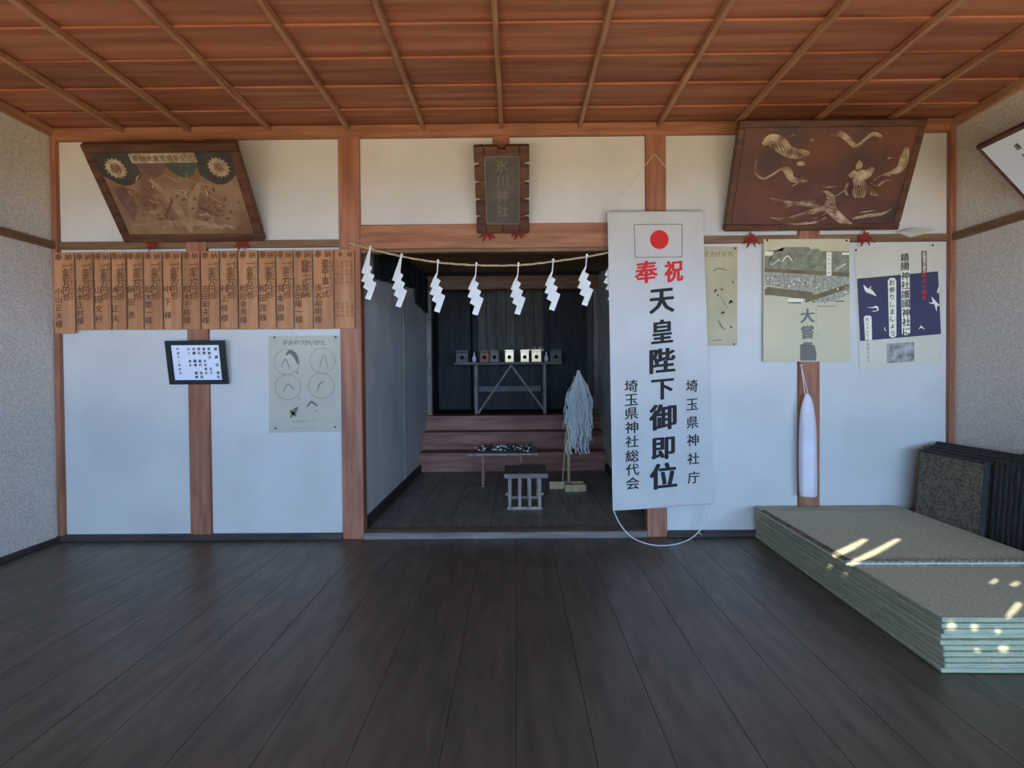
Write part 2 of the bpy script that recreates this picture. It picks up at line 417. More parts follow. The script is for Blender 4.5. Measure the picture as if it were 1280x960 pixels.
# inner sanctuary front: plank doors between dark posts
Yd = 4.05
def S(px, py, Y): return W(px, py, Y)
b = NB(); box(b, AX0, S(588, 440, Yd).x, Yd+.06, Yd+.1, SZ, 2.0); box(b, S(684, 440, Yd).x, AX1, Yd+.06, Yd+.1, SZ, 2.0)
trim(b, 'dark')
dr = thing('sanctuary_door', 'dark grey plank doors of the inner sanctuary behind the offering table', 'door', (S(638, 440, Yd).x, Yd, SZ))
dr['kind'] = 'structure'; del dr['category']; dr.name = 'door_1'
x0, x1 = S(597, 440, Yd).x - dr.location.x, S(680, 440, Yd).x - dr.location.x
n = 7
for q in range(n):
    a = x0 + (x1-x0)*q/n; c = x0+(x1-x0)*(q+1)/n
    b = NB(); box(b, a+.002, c-.002, .02+random.uniform(0, .006), .05, 0, S(0, 368, Yd).z-SZ, bev=.002); obj('plank', b, 'dark2', dr)
for sgn, xx in ((-1, x0-.03), (1, x1+.03)):
    b = NB(); box(b, xx-.03, xx+.03, -.01, .06, 0, 2.0-SZ-.02, bev=.004); obj('jamb', b, 'dark', dr)
b = NB(); box(b, x0-.4, x1+.4, 0, .05, S(0, 368, Yd).z-SZ, S(0, 362, Yd).z-SZ, bev=.003); obj('head_rail', b, 'dark2', dr)
b = NB(); box(b, x0-.02, x1+.02, -.03, .0, 0, .55, bev=.003); obj('under_table_shade', b, 'dark', dr)  # dark sheet painting in the deep shade under the altar table

# ------------------------------------------------------------------ front wall behind the camera, added sun-blocking eave, ground
spots = []   # bright sun flecks: polygons on known surfaces, carried back along the sun to gaps added in the front wall
def fleck(cx, cy, ln, wd, ang, Z=None, Y=None):
    P = []
    for q in range(8):
        t = 2*PI*q/8; j_ = 1+.28*math.sin(q*2.3+cx); a, c = math.cos(t)*ln/2, math.sin(t)*wd/2*j_*(1 if q % 2 else .85)
        P.append((cx + a*math.cos(ang)-c*math.sin(ang), cy - a*math.sin(ang)-c*math.cos(ang)))
    out = []
    for px, py in P:
        p = WZ(px, py, Z) if Z is not None else W(px, py, Y)
        t = (YF - p.y)/SUNDIR.y
        h = p + SUNDIR*t
        out.append((h.x, h.z))
    spots.append(out)
fleck(1063, 684, 54, 8, math.radians(27), Z=.20)
fleck(1094, 689, 80, 7, math.radians(27), Z=.20)
fleck(1243, 726, 11, 4, math.radians(35), Z=.19)
fleck(1270, 729, 12, 4, math.radians(30), Z=.19)
fleck(1268, 762, 28, 7, math.radians(48), Z=.19)
Yst = -1.84
fleck(1191, 781, 10, 10, 0, Y=Yst); fleck(1220, 783, 9, 8, 0, Y=Yst); fleck(1256, 810, 12, 9, 0, Y=Yst); fleck(1249, 788, 7, 5, 0, Y=Yst); fleck(1223, 812, 6, 5, 0, Y=Yst)
cu = bpy.data.curves.new('fw', 'CURVE'); cu.dimensions = '2D'; cu.fill_mode = 'BOTH'
ZT, ZO = ZC + .15, 1.40
def spl(pts):
    s = cu.splines.new('POLY'); s.points.add(len(pts)-1); s.use_cyclic_u = True
    for i, p in enumerate(pts): s.points[i].co = (p[0], p[1], 0, 1)
spl([(XL-.1, ZO), (XR+.1, ZO), (XR+.1, ZT), (XL-.1, ZT)])
for p in spots: spl(p)
to = bpy.data.objects.new('fw', cu); C.objects.link(to)
dg = bpy.context.evaluated_depsgraph_get(); dg.update(); me = bpy.data.meshes.new_from_object(to.evaluated_get(dg))
bm = NB()
bm.from_mesh(me)
for v in bm.verts: v.co = Vector((v.co.x, YF, v.co.y))
bpy.data.objects.remove(to)
box(bm, XL-.1, XR+.1, YF-.05, YF-.001, -.05, .30)
struct('wall_front', bm, 'dark')
for X in (-1.9, -.98, .85, 1.75):
    b = NB(); box(b, X-.05, X+.05, YF-.08, YF-.002, .30, ZO, bev=.003); trim(b, 'post')
b = NB(); box(b, -7, 7, -7.55, YF-.05, 1.47, 1.50); trim(b, 'dark', 'added eave in front of the hall, blocking the sun')  # unseen eave, added low to keep the sun out and trim the sky light
b = NB(); box(b, -14, 14, -22, YF-.15, -.62, -.6); struct('ground', b, 'ground')

# ------------------------------------------------------------------ donor plaques on the left wall
edges = [68.5, 96, 119, 141, 160, 181, 205, 229, 252, 276, 299, 324, 346, 368, 392, 418.5, 445]
Yp = -.036
vals = ['一金壱万円也', '一金壱万円也', '一金参万円也', '一金壱万円也', '一金弐万円也', '一金壱万円也', '一金参万円也', '一金弐万円也', '一金壱万円也', '一金壱万円也', '一金参万円也', '一金参万円也', '一金五万円也', '額縁一式奉納', '畳表工事一式', '']
names = ['小山正夫様', '大木正村様', '山田文村', '木下正夫', '新田勇', '松木榮一様', '中下様', '松木千枝様', '吉田和夫様', '村上枝様', '松田幸男様', '松田茂様', '宮本治様', '吉田陽一様', '浅名和明様', '']
ords = ['leftmost', 'second from the left', 'third from the left', 'fourth from the left', 'fifth from the left', 'sixth from the left', 'seventh from the left', 'eighth from the left', 'eighth from the right', 'seventh from the right', 'sixth from the right', 'fifth from the right', 'fourth from the right', 'third from the right', 'second from the right', 'rightmost']
for i in range(16):
    e0, e1 = edges[i], edges[i+1]
    bot = 417 if i == 0 else 412.5 - (e0-96)*.005
    top = 316.5 - (e0-68)*.011
    pa, pb = W(e0, top, Yp), W(e1, bot, Yp)
    wdt, h = pb.x-pa.x, pa.z-pb.z
    extra = {0: ', longer than the rest', 15: ', covered in small columns of names'}.get(i, '')
    t = thing('donor_plaque', 'wooden donor plaque with brush writing, %s in the row%s' % (ords[i], extra), 'plaque', ((pa.x+pb.x)/2, Yp, pb.z), group='donor plaques on the left wall')
    off = random.uniform(0, .006)
    b = NB(); box(b, -wdt/2+.0008, wdt/2-.0008, -.010-off, 0, 0, h, bev=.0015); obj('board', b, 'plaque', t)
    b = NB(); yy_ = -.0108-off
    if i < 15:
        put(b, '奉', -wdt*.25, h-.026, .044, yy_, bold=.03); put(b, '納', wdt*.24, h-.026, .042, yy_, bold=.02)
        vtext(b, vals[i], wdt*.10, h-.078, .046, .037, yy_, bold=.025)
        vtext(b, '昭和六十年十月吉日', wdt*.38, h-.075, .022, .024, yy_, bold=.01)
        nm = names[i]; vtext(b, nm, -wdt*.27, h*.52, .045, h*.5/len(nm), yy_, bold=.025)
    else:
        htext(b, '奉納', -wdt*.2, h-.028, .032, wdt*.45, yy_, bold=.02)
        for q in range(4):
            vtext(b, ['社殿屋根改修', '氏子総代一同', '世話人役員名', '平成二年三月'][q], wdt*(.36-.24*q), h-.075, .021, .024, yy_, bold=.005)
            vtext(b, ['工事記念', '鈴木田中', '山田木村', '総代一同'][q], wdt*(.36-.24*q), h*.32, .021, .024, yy_, bold=.005)
        for xx in (-wdt/2+.004, wdt/2-.004): pass
    obj('lettering', b, 'inkb', t, fix=False)
    if i == 15:
        b = NB(); box(b, wdt/2-.007, wdt/2-.001, -.022-off, -.010-off, .01, h-.01); box(b, -wdt/2+.001, -wdt/2+.006, -.018-off, -.010-off, .01, h-.01); obj('edge_strip', b, 'plaque', t)
b = NB(); p0, p1 = W(75, 355, 0), W(440, 355, 0); box(b, p0.x+.06, W(240, 600).x-.005, -.035, -.001, p0.z-.02, p0.z+.02); box(b, W(265.5, 600).x+.005, xa-.005, -.035, -.001, p0.z-.02, p0.z+.02)
trim(b, 'rail', 'hanging batten behind the donor plaques')

# ------------------------------------------------------------------ large framed pictures leaning out from the rail
def framed(t, wd, h, fr, mf, mp, dep=.045):
    """frame bars and painting in local x/z, facing -y"""
    b = NB(); box(b, -wd/2+fr*.8, wd/2-fr*.8, -.012, .008, fr*.8, h-fr*.8); pic = obj('painting', b, mp, t)
    for (x0, x1, z0, z1) in ((-wd/2, wd/2, 0, fr), (-wd/2, wd/2, h-fr, h), (-wd/2, -wd/2+fr, fr, h-fr), (wd/2-fr, wd/2, fr, h-fr)):
        b = NB(); box(b, x0, x1, -dep/2, dep/2, z0, z1, bev=.006); obj('frame_bar', b, mf, t)
    return pic
TL = .70
p = W(160, 305, -.03); q = W(334, 302, -.03)
LW, LH = q.x-p.x, .59
tl = thing('votive_picture', 'large faded votive painting with two pale rosettes under a dark curtain, leaning out', 'picture', ((p.x+q.x)/2, -.055, p.z+.012), (math.radians(41), 0, 0))
framed(tl, LW, LH, .05, 'ema', 'ema1')
def U(u, v): return ((u-.5)*LW, (1-v)*LH)
Y1 = -.0135
def polys(par, name, m, lst, y, mapf):
    b = NB()
    for i_, P in enumerate(lst): flat(b, [mapf(*p) for p in P], y-.00005*i_)
    bmesh.ops.triangulate(b, faces=b.faces)
    return obj(name, b, m, par, fix=False)
def strokes(par, name, m, lst, y, mapf, sc_=1, relief=0):
    b = NB()
    for i_, P in enumerate(lst): stroke(b, [(*mapf(p[0], p[1]), p[2]*sc_) for p in P], y-.00004*i_, relief)
    return obj(name, b, m, par, fix=bool(relief))
def arcp(u0, u1, v0, dv, n=8): return [(u0+(u1-u0)*k/n, v0+dv*math.sin(PI*k/n)) for k in range(n+1)]
polys(tl, 'curtain_print', 'pig_blue', [[(.06, .085)]+[(.30, .085)]+arcp(.32, .06, .30, .10), [(.70, .085), (.94, .085)]+arcp(.94, .70, .30, .10)], Y1, U)
polys(tl, 'curtain_print', 'pig_green', [[(.50, .18), (.69, .18)]+arcp(.70, .50, .22, .11)], Y1-.0003, U)
polys(tl, 'curtain_print', 'pig_plum', [[(.30, .18), (.50, .18)]+arcp(.50, .32, .22, .10), [(.08, .42), (.17, .40), (.20, .62), (.13, .78)]], Y1-.0002, U)
polys(tl, 'title_strip', 'pig_white', [[(.28, .095), (.71, .09), (.715, .18), (.285, .185)]], Y1-.0006, U)
b = NB(); htext(b, '奉納大東亜戦争記念', (.32-.5)*LW, (1-.137)*LH, .036, .037, Y1-.0012, bold=.015); obj('lettering', b, 'pig_brown', tl, fix=False)
b = NB()
for cx in (.165, .84):
    x_, z_ = U(cx, .23); disc(b, x_, z_, .052, Y1-.0008, 24, ri=.03)
    for k in range(16):
        a = 2*PI*k/16; stroke(b, [(x_+math.cos(a)*.045, z_+math.sin(a)*.045, .012), (x_+math.cos(a)*.06, z_+math.sin(a)*.06, .004)], Y1-.0009)
obj('rosette', b, 'pig_white', tl, fix=False)
b = NB()
for cx in (.165, .84): x_, z_ = U(cx, .23); disc(b, x_, z_, .032, Y1-.0010, 20)
obj('rosette_ground', b, 'pig_tan', tl, fix=False)
b = NB()
for cx in (.165, .84):
    x_, z_ = U(cx, .23); put(b, '奉' if cx > .5 else '納', x_, z_, .055, Y1-.0015, bold=.01)
obj('lettering', b, 'pig_brown', tl, fix=False)
rr = random.Random(3)
def scat(n, u0, u1, v0, v1, l, w_, R_):
    out = []
    for k in range(n):
        u, v = R_.uniform(u0, u1), R_.uniform(v0, v1); a = R_.uniform(0, 2*PI); ll = R_.uniform(.4, 1)*l
        out.append([(u, v, w_*.3), (u+math.cos(a)*ll*.5+R_.uniform(-.01, .01), v+math.sin(a)*ll*.5, w_), (u+math.cos(a)*ll, v+math.sin(a)*ll, w_*.2)])
    return out
strokes(tl, 'figures', 'pig_tan', scat(30, .22, .80, .36, .86, .16, .010, rr)+[[(.5, .9, .01), (.46, .6, .05), (.36, .34, .02)], [(.5, .9, .01), (.58, .6, .05), (.68, .38, .02)], [(.3, .85, .01), (.5, .78, .05), (.75, .84, .01)]], Y1-.0004, U)
strokes(tl, 'figures', 'pig_brown', scat(26, .2, .8, .38, .80, .06, .014, rr)+[[(.33, .38, .006), (.38, .60, .006), (.42, .92, .004)], [(.36, .72, .01), (.42, .62, .014), (.46, .52, .006)], [(.62, .62, .02), (.68, .68, .026), (.74, .72, .01)]], Y1-.0010, U)
strokes(tl, 'figures', 'pig_rust', scat(16, .16, .36, .40, .62, .05, .016, rr)+scat(10, .66, .9, .45, .7, .05, .014, rr), Y1-.0012, U)
strokes(tl, 'figures', 'pig_white', scat(12, .3, .8, .40, .85, .10, .008, rr), Y1-.0014, U)

p = W(902, 292, -.03); q = W(1118, 291, -.03)
RW, RH = q.x-p.x, .61
tr = thing('votive_picture', 'large dark votive picture of a flying figure and pale bird in relief, leaning out', 'picture', ((p.x+q.x)/2, -.055, p.z+.012), (math.radians(27), 0, 0))
framed(tr, RW, RH, .04, 'ema', 'ema2')
def V(u, v): return ((u-.5)*RW, (1-v)*RH)
def K(x, y):   # crop coordinates of the picture -> u, v
    v = (y-55)/(605-55); xl = 175 - (175-95)*v; xr = 1165-(1165-1025)*v
    return ((x-xl)/(xr-xl), v)
def KS(lst, k=.001): return [[(*K(a, b_), c*k) for a, b_, c in P] for P in lst]
strokes(tr, 'relief_cloud', 'pearl', KS([
 [(300, 170, 20), (335, 150, 75), (385, 165, 95), (440, 205, 70), (500, 215, 60), (548, 212, 22)],
 [(430, 140, 6), (465, 125, 10), (490, 150, 7)], [(545, 150, 12), (560, 150, 18), (575, 148, 6)],
 [(268, 240, 6), (262, 300, 14), (300, 335, 14), (350, 318, 14), (400, 288, 16), (435, 300, 50), (460, 340, 36), (540, 352, 12)],
 [(480, 262, 14), (505, 262, 30), (528, 268, 10)], [(455, 375, 6), (500, 350, 14), (512, 320, 8)]], .00085), Y1, V, relief=.007)
strokes(tr, 'relief_scarf', 'pearl', KS([
 [(655, 130, 6), (700, 122, 34), (740, 140, 34), (790, 180, 26), (840, 150, 22), (880, 125, 26), (925, 135, 18)],
 [(870, 360, 8), (910, 378, 16), (950, 352, 12), (985, 350, 6)], [(890, 350, 8), (930, 325, 12), (978, 326, 8)]], .00085), Y1, V, relief=.006)
strokes(tr, 'relief_figure', 'pearl', KS([
 [(800, 255, 30), (812, 275, 46), (806, 298, 20)], [(760, 330, 26), (790, 315, 50), (850, 320, 60), (885, 285, 30)],
 [(800, 330, 50), (815, 370, 84), (820, 400, 110), (815, 435, 70)], [(755, 360, 14), (742, 400, 20), (760, 425, 16)], [(850, 380, 30), (890, 410, 40), (915, 425, 14)],
 [(690, 430, 8), (725, 405, 10), (750, 385, 8)]], .00085), Y1, V, relief=.009)
strokes(tr, 'relief_smoke', 'pig_white', KS([[(1060, 190, 30), (1050, 240, 66), (1030, 290, 60), (980, 312, 26), (940, 320, 8)], [(960, 242, 10), (972, 240, 16), (984, 236, 5)]], .00075), Y1, V, relief=.004)
strokes(tr, 'relief_bird', 'pearl', KS([
 [(590, 405, 6), (640, 405, 18), (665, 440, 60), (660, 480, 76), (690, 520, 60), (740, 560, 46), (780, 575, 14)],
 [(660, 480, 30), (600, 500, 46), (500, 530, 46), (420, 545, 26), (345, 535, 6)], [(640, 540, 20), (560, 565, 26), (480, 572, 14), (400, 562, 5)],
 [(600, 480, 26), (520, 465, 24), (430, 455, 18), (345, 432, 5)], [(560, 440, 6), (500, 462, 16), (430, 480, 14)], [(620, 382, 4), (660, 380, 10), (692, 376, 4)]], .00085), Y1, V, relief=.008)
strokes(tr, 'relief_waves', 'pig_white', KS([[(815, 512, 4), (860, 508, 10), (905, 502, 4)], [(780, 545, 10), (860, 530, 24), (940, 520, 20), (990, 495, 8)], [(620, 570, 6), (690, 585, 14), (760, 575, 8)]], .00085), Y1, V, relief=.003)
rq = random.Random(21); fe = []
for k in range(26):      # feather, cloud and dress lines scratched over the relief
    f = k/26
    fe.append([(350+210*f+rq.uniform(-12, 12), 548-22*f+rq.uniform(-8, 10), 2.5), (470+170*f, 530+rq.uniform(-30, 28), 4), (560+110*f, 520+rq.uniform(-36, 30), 2)])
for k in range(12): fe.append([(650+rq.uniform(-28, 40), 420+k*12, 3), (665+rq.uniform(-20, 30), 432+k*12, 5), (690+rq.uniform(-10, 20), 428+k*12, 2)])
for k in range(14): x_ = 745+k*12; fe.append([(x_+20-k*1.5, 345+rq.uniform(-10, 10), 3), (x_+8, 390, 5), (x_+rq.uniform(-6, 6), 440, 2)])
for k in range(8): fe.append([(330+k*22, 140+k*9, 2), (350+k*22, 170+k*8, 4), (362+k*22, 205+k*5, 2)])
for k in range(6): fe.append([(700+k*34, 128+rq.uniform(0, 40), 2), (725+k*34, 140+rq.uniform(0, 30), 3), (745+k*34, 140+rq.uniform(0, 30), 2)])
strokes(tr, 'figure_details', 'ema2', KS(fe), Y1-.0100, V)
strokes(tr, 'relief_bird', 'pearl', KS([[(340+k*30, 430+k*6+rq.uniform(-4, 4), 3), (420+k*30, 470-k*2+rq.uniform(-10, 10), 8), (500+k*28, 440+rq.uniform(-8, 12), 3)] for k in range(4)]+[[(400+k*40, 560-k*6, 3), (470+k*40, 535+rq.uniform(-8, 8), 10), (560+k*30, 505, 4)] for k in range(4)], .00085), Y1-.001, V, relief=.004)
strokes(tr, 'figure_details', 'pig_brown', KS([[(775, 285, 10), (800, 297, 12), (830, 285, 8)], [(790, 270, 10), (792, 255, 8)], [(735, 435, 4), (748, 425, 6)], [(800, 375, 12), (812, 382, 12)]], .001), Y1-.010, V)

# name tablet with notched frame
pt, pb_ = W(598, 288, -.03), W(660, 288, -.03)
GW, GH = pb_.x-pt.x+.01, .50
tg = thing('shrine_name_tablet', 'upright grey name tablet in a notched brown frame above the alcove', 'tablet', ((pt.x+pb_.x)/2, -.06, W(628, 291, -.03).z), (math.radians(33), 0, 0))
b = NB()
box(b, -GW/2+.045, GW/2-.045, -.02, .012, .05, GH-.05, bev=.004); obj('panel', b, 'gaku', tg)
def notch_bar(x0, x1, z0, z1, vertical, side):
    b = NB(); n = 5
    if vertical:
        zz_ = [z0 + (z1-z0)*k/n for k in range(n+1)]
        for k in range(n):
            g = .010
            a, c = zz_[k]+(g if k else 0), zz_[k+1]-(g if k < n-1 else 0)
            box(b, x0, x1, -.03, .012, a, c, bev=.005)
        xi = (x0+.025, x1) if side < 0 else (x0, x1-.025)
        box(b, xi[0], xi[1], -.024, .010, z0, z1)
    else:
        xm = (x0+x1)/2; g = .02 if side > 0 else 0
        box(b, x0, xm-g, -.03, .012, z0, z1, bev=.005); box(b, xm+g, x1, -.03, .012, z0, z1, bev=.005)
        box(b, x0, x1, -.024, .010, z0, z1-.02 if side > 0 else z1)
    obj('frame_bar', b, 'ema', tg)
notch_bar(-GW/2, -GW/2+.055, 0, GH, True, -1); notch_bar(GW/2-.055, GW/2, 0, GH, True, 1)
notch_bar(-GW/2+.055, GW/2-.055, 0, .055, False, -1); notch_bar(-GW/2+.055, GW/2-.055, GH-.055, GH, False, 1)
b = NB()
x0, x1, z0, z1 = -GW/2+.055, GW/2-.055, .055, GH-.055
for (a, c, d_, e) in ((x0, x1, z0, z0+.005), (x0, x1, z1-.005, z1), (x0, x0+.005, z0, z1), (x1-.005, x1, z0, z1)): box(b, a, c, -.026, -.019, d_, e)
obj('inner_moulding', b, 'gold', tg)
b = NB(); vtext(b, '氷川神社', 0, GH-.11, .075, .085, -.0215, bold=.01); obj('lettering', b, 'gold', tg, fix=False)

# red cord knots under the pictures
def knot(px, py, lab, s=1.0, Y=-.05):
    p = W(px, py, Y)
    t = thing('red_cord_knot', lab, 'cord', p, group='red cord knots at the foot of the pictures')
    b = NB()
    for (a, c, l) in ((-150, 1, .06), (-115, 1, .07), (-35, 1, .065), (-65, 1, .06), (100, 1, .05), (60, 1, .04), (-5, 1, .04), (178, 1, .045)):
        a = math.radians(a); l *= s
        b2 = [(0, 0, .012*s), (math.cos(a)*l*.5, math.sin(a)*l*.45+.006, .016*s), (math.cos(a)*l, math.sin(a)*l*.9, .003)]
        stroke(b, b2, random.uniform(-.006, .002), relief=.004)
    bmesh.ops.create_icosphere(b, subdivisions=1, radius=.011*s)
    obj('cord', b, 'cord', t)
knot(190, 305, 'faded red cord knot under the left end of the painting with rosettes', .8)
knot(303, 304, 'faded red cord knot under the right end of the painting with rosettes', .9)
knot(609, 292, 'red cord knot under the left foot of the name tablet', .9, -.06)
knot(648, 291, 'red cord knot under the right foot of the name tablet', .8, -.06)
knot(939, 299, 'red cord knot above the scroll-style poster, left of it', 1.0)
knot(1082, 297, 'red cord knot between the scroll-style poster and the navy poster', 1.0)

# small certificate in a black frame
p = W(250.5, 480, -.04); CW_, CH_ = W(287, 479, -.04).x-W(214, 479, -.04).x, .262
tc = thing('certificate_frame', 'small black framed certificate with white paper hung on the left post', 'picture frame', (p.x, -.05, p.z), (math.radians(11), 0, 0))
b = NB(); box(b, -CW_/2+.02, CW_/2-.02, -.004, .006, .02, CH_-.02); obj('certificate', b, 'glass', tc)
for (x0, x1, z0, z1) in ((-CW_/2, CW_/2, 0, .026), (-CW_/2, CW_/2, CH_-.026, CH_), (-CW_/2, -CW_/2+.034, .026, CH_-.026), (CW_/2-.034, CW_/2, .026, CH_-.026)):
    b = NB(); box(b, x0, x1, -.012, .008, z0, z1, bev=.002); obj('frame_bar', b, 'black', tc)
b = NB()
for xx, s_, sz in ((.125, '感 謝 状 神社', .018), (.085, '奉納志  氏子', .017), (.055, '貴殿 多年奉仕', .017), (.025, '神社 総代 役員', .017), (-.005, '功績 顕著 感謝', .017), (-.035, '仍之 謹呈', .014), (-.10, '平成十一年四月', .014)):
    vtext(b, s_, xx-.005, CH_-.05, sz*1.15, .024, -.0046, bold=.03)
obj('lettering', b, 'ink', tc, fix=False)

# framed document on right wall
Yr0 = -.66
tq = thing('framed_document', 'brown framed white document leaning out high on the right wall', 'picture frame', (XR-.045, -.94, 1.815), (math.radians(43), 0, -PI/2))
QW, QH = .56, .40
framed(tq, QW, QH, .028, 'ema', 'glass', .03)
b = NB()
for k, s_ in enumerate(('表彰状', '神社総代', '多年神社', '護持運営')):
    vtext(b, s_, .16-.08*k, QH-.09, .035, .055, -.0135, bold=.01)
obj('lettering', b, 'ink', tq, fix=False)

# ------------------------------------------------------------------ posters
def sheet(name, label, px, Y, m, cat='poster', curl=.006):
    """paper sheet from 4 pixel corners (tl, tr, br, bl) on plane Y; returns thing and map (u,v)->x,z local"""
    P = [W(*c, Y) for c in px]
    base = (P[2]+P[3])/2
    t = thing(name, label, cat, (base.x, Y, base.z))
    def mp(u, v):
        a = P[0].lerp(P[1], u); c = P[3].lerp(P[2], u); q = a.lerp(c, v)-base
        return (q.x, q.z)
    b = NB(); n, m_ = 8, 10; G = []
    for j in range(m_+1):
        row = []
        for i in range(n+1):
            x_, z_ = mp(i/n, j/m_)
            row.append(b.verts.new((x_, -curl*max(0, (j/m_-.75)*4)**2*(.3+abs(i/n-.5)) , z_)))
        G.append(row)
    for j in range(m_):
        for i in range(n): b.faces.new((G[j][i], G[j+1][i], G[j+1][i+1], G[j][i+1]))
    obj('paper_sheet', b, m, t, fix=False)
    return t, mp
def tacks(t, mp, uv, y=-.002):
    for u, v in uv:
        b = NB(); x_, z_ = mp(u, v)
        bmesh.ops.create_cone(b, cap_ends=True, segments=10, radius1=.006, radius2=.004, depth=.006, matrix=Matrix.Translation((x_, y-.003, z_)) @ Matrix.Rotation(PI/2, 4, 'X'))
        obj('tack', b, 'tack', t)
def mtext(b, s, u, v, size, mp, du=0, dv=0, y=-.002, **k):
    for i, ch in enumerate(s):
        if ch == ' ': continue
        x_, z_ = mp(u+du*i, v+dv*i); put(b, ch, x_, z_, size, y, **k)
FR = -.004
# hand-washing poster
t, mp = sheet('poster', 'pale hand washing instruction poster with faded drawings right of the certificate', [(335.5, 420), (424, 419.5), (425.5, 539.5), (336.5, 541)], FR, 'poster')
tacks(t, mp, ((.09, .015), (.95, .015), (.09, .955), (.93, .95)), -.004)
b = NB(); mtext(b, '手水のつかいかた', .24, .07, .036, mp, du=.076, bold=.02)
obj('lettering', b, 'inkg', t, fix=False)
b = NB()
for cu_, cv in ((.26, .27), (.76, .26), (.27, .53), (.74, .52)):
    x_, z_ = mp(cu_, cv); disc(b, x_, z_, .078, -.002, 30, ri=.0755)
for L_ in ([(.72, .33, .003), (.78, .2, .004), (.84, .35, .003)], [(.2, .58, .004), (.27, .5, .006), (.36, .56, .004)], [(.68, .58, .004), (.72, .5, .008), (.78, .48, .004)], [(.18, .32, .003), (.24, .24, .006), (.3, .34, .004)]):
    stroke(b, [(*mp(a, c), w_) for a, c, w_ in L_], -.0022)
mtext(b, '心を清めましょう', .34, .885, .016, mp, du=.045, bold=0)
obj('drawing', b, 'inkg', t, fix=False)
b = NB()
for L_ in ([(.25, .2, .008), (.30, .165, .022), (.37, .20, .026), (.42, .29, .012)], [(.30, .85, .006), (.36, .78, .026), (.41, .74, .01)], [(.30, .77, .014), (.38, .83, .014)], [(.54, .74, .006), (.60, .685, .014), (.68, .73, .010)], [(.66, .78, .008), (.68, .78, .008)], [(.42, .65, .01), (.43, .65, .01)], [(.40, .37, .008), (.42, .39, .008)]):
    stroke(b, [(*mp(a, c), w_) for a, c, w_ in L_], -.0024)
mtext(b, 'ひしゃくの水はひとすくいで行いましょう', .2, .955, .011, mp, du=.034, bold=0)
obj('drawing', b, 'inkm', t, fix=False)
# offering poster, half behind the banner
t, mp = sheet('poster', 'yellowed instruction poster half hidden behind the hanging banner', [(836, 309), (922, 308), (921.5, 432), (837, 433)], FR, 'poster2')
tacks(t, mp, ((.965, .02), (.95, .985)), -.004)
b = NB(); mtext(b, '玉串のささげかた', .28, .075, .036, mp, du=.088, bold=.01)
for L_ in ([(.64, .25, .005), (.72, .22, .007), (.85, .24, .005)], [(.75, .5, .003), (.82, .58, .004), (.86, .62, .003)], [(.62, .95, .004), (.75, .94, .005), (.88, .95, .004)], [(.72, .74, .006), (.76, .80, .01), (.82, .84, .006)]):
    stroke(b, [(*mp(a, c), w_) for a, c, w_ in L_], -.0022)
obj('drawing', b, 'inkg', t, fix=False)
b = NB()
for L_ in ([(.66, .46, .005), (.69, .43, .012)], [(.76, .42, .005), (.78, .44, .012)], [(.71, .48, .006), (.72, .50, .006)], [(.88, .58, .006), (.90, .55, .014), (.93, .57, .006)], [(.76, .68, .006), (.79, .66, .01), (.81, .67, .005)], [(.90, .80, .006), (.91, .82, .012)], [(.93, .35, .006), (.935, .37, .008)]):
    stroke(b, [(*mp(a, c), w_) for a, c, w_ in L_], -.0024)
obj('drawing', b, 'ink', t, fix=False)
# scroll poster
t, mp = sheet('poster', 'beige poster with a roofed crowd scene in scroll painting style above large characters', [(954.5, 299), (1062, 298.5), (1062.5, 452), (954, 452)], -.036, 'poster3')
tacks(t, mp, ((.04, .01), (.96, .015)), -.004)
def crop(x, y): return ((x-478)/(1085-478), (y-52)/(912-52))
def cp(lst): return [[crop(*p) for p in P] for P in lst]
polys(t, 'scenery_print', 'scene', cp([[(486, 170), (540, 170), (545, 140), (615, 135), (620, 108), (800, 108), (805, 122), (870, 122), (875, 138), (1080, 140), (1080, 290), (484, 270)]]), -.002, mp)
polys(t, 'crowd_print', 'crowd', cp([[(486, 285), (1080, 315), (1080, 440), (960, 490), (830, 500), (700, 410), (486, 370)]]), -.0023, mp)
polys(t, 'roof_print', 'roof', cp([[(484, 255), (1080, 290), (1080, 318), (484, 282)], [(770, 465), (1080, 365), (1080, 400), (770, 500)], [(500, 385), (820, 425), (840, 470), (740, 470), (490, 440)], [(486, 400), (525, 400), (525, 445), (486, 445)]]), -.0026, mp)
polys(t, 'cloud_print', 'cream', cp([[(650, 470), (755, 470), (755, 492), (650, 490)], [(920, 145), (955, 145), (955, 310), (920, 310)], [(1030, 148), (1080, 148), (1080, 165), (1030, 165)], [(490, 140), (545, 140), (545, 165), (490, 165)]]), -.0029, mp)
rr = random.Random(5)
b = NB(); b2 = NB()
for k in range(46):
    u = rr.uniform(490, 1075); v = 320+(u-490)*.12+rr.uniform(-28, 45)
    x_, z_ = mp(*crop(u, v)); disc(b, x_, z_, rr.uniform(.002, .0055), -.0031, 7)
    x_, z_ = mp(*crop(u+rr.uniform(-14, 14), v+rr.uniform(-12, 12))); disc(b2, x_, z_, rr.uniform(.0015, .004), -.0033, 6)
for k in range(9):
    x_, z_ = mp(*crop(rr.uniform(820, 960), rr.uniform(470, 520))); disc(b2, x_, z_, .003, -.0033, 6)
for P in ([(510, 134, .003), (620, 134, .003)], [(980, 490, .005), (1045, 488, .005)], [(650, 500, .004), (740, 500, .006)], [(860, 525, .003), (985, 524, .003)], [(620, 290, .002), (622, 370, .002)], [(840, 300, .002), (842, 380, .002)]):
    stroke(b2, [(*mp(*crop(a, c)), w_) for a, c, w_ in P], -.0034)
stroke(b, [(*mp(*crop(605, 215)), .004), (*mp(*crop(645, 170)), .008), (*mp(*crop(680, 210)), .004)], -.0031)
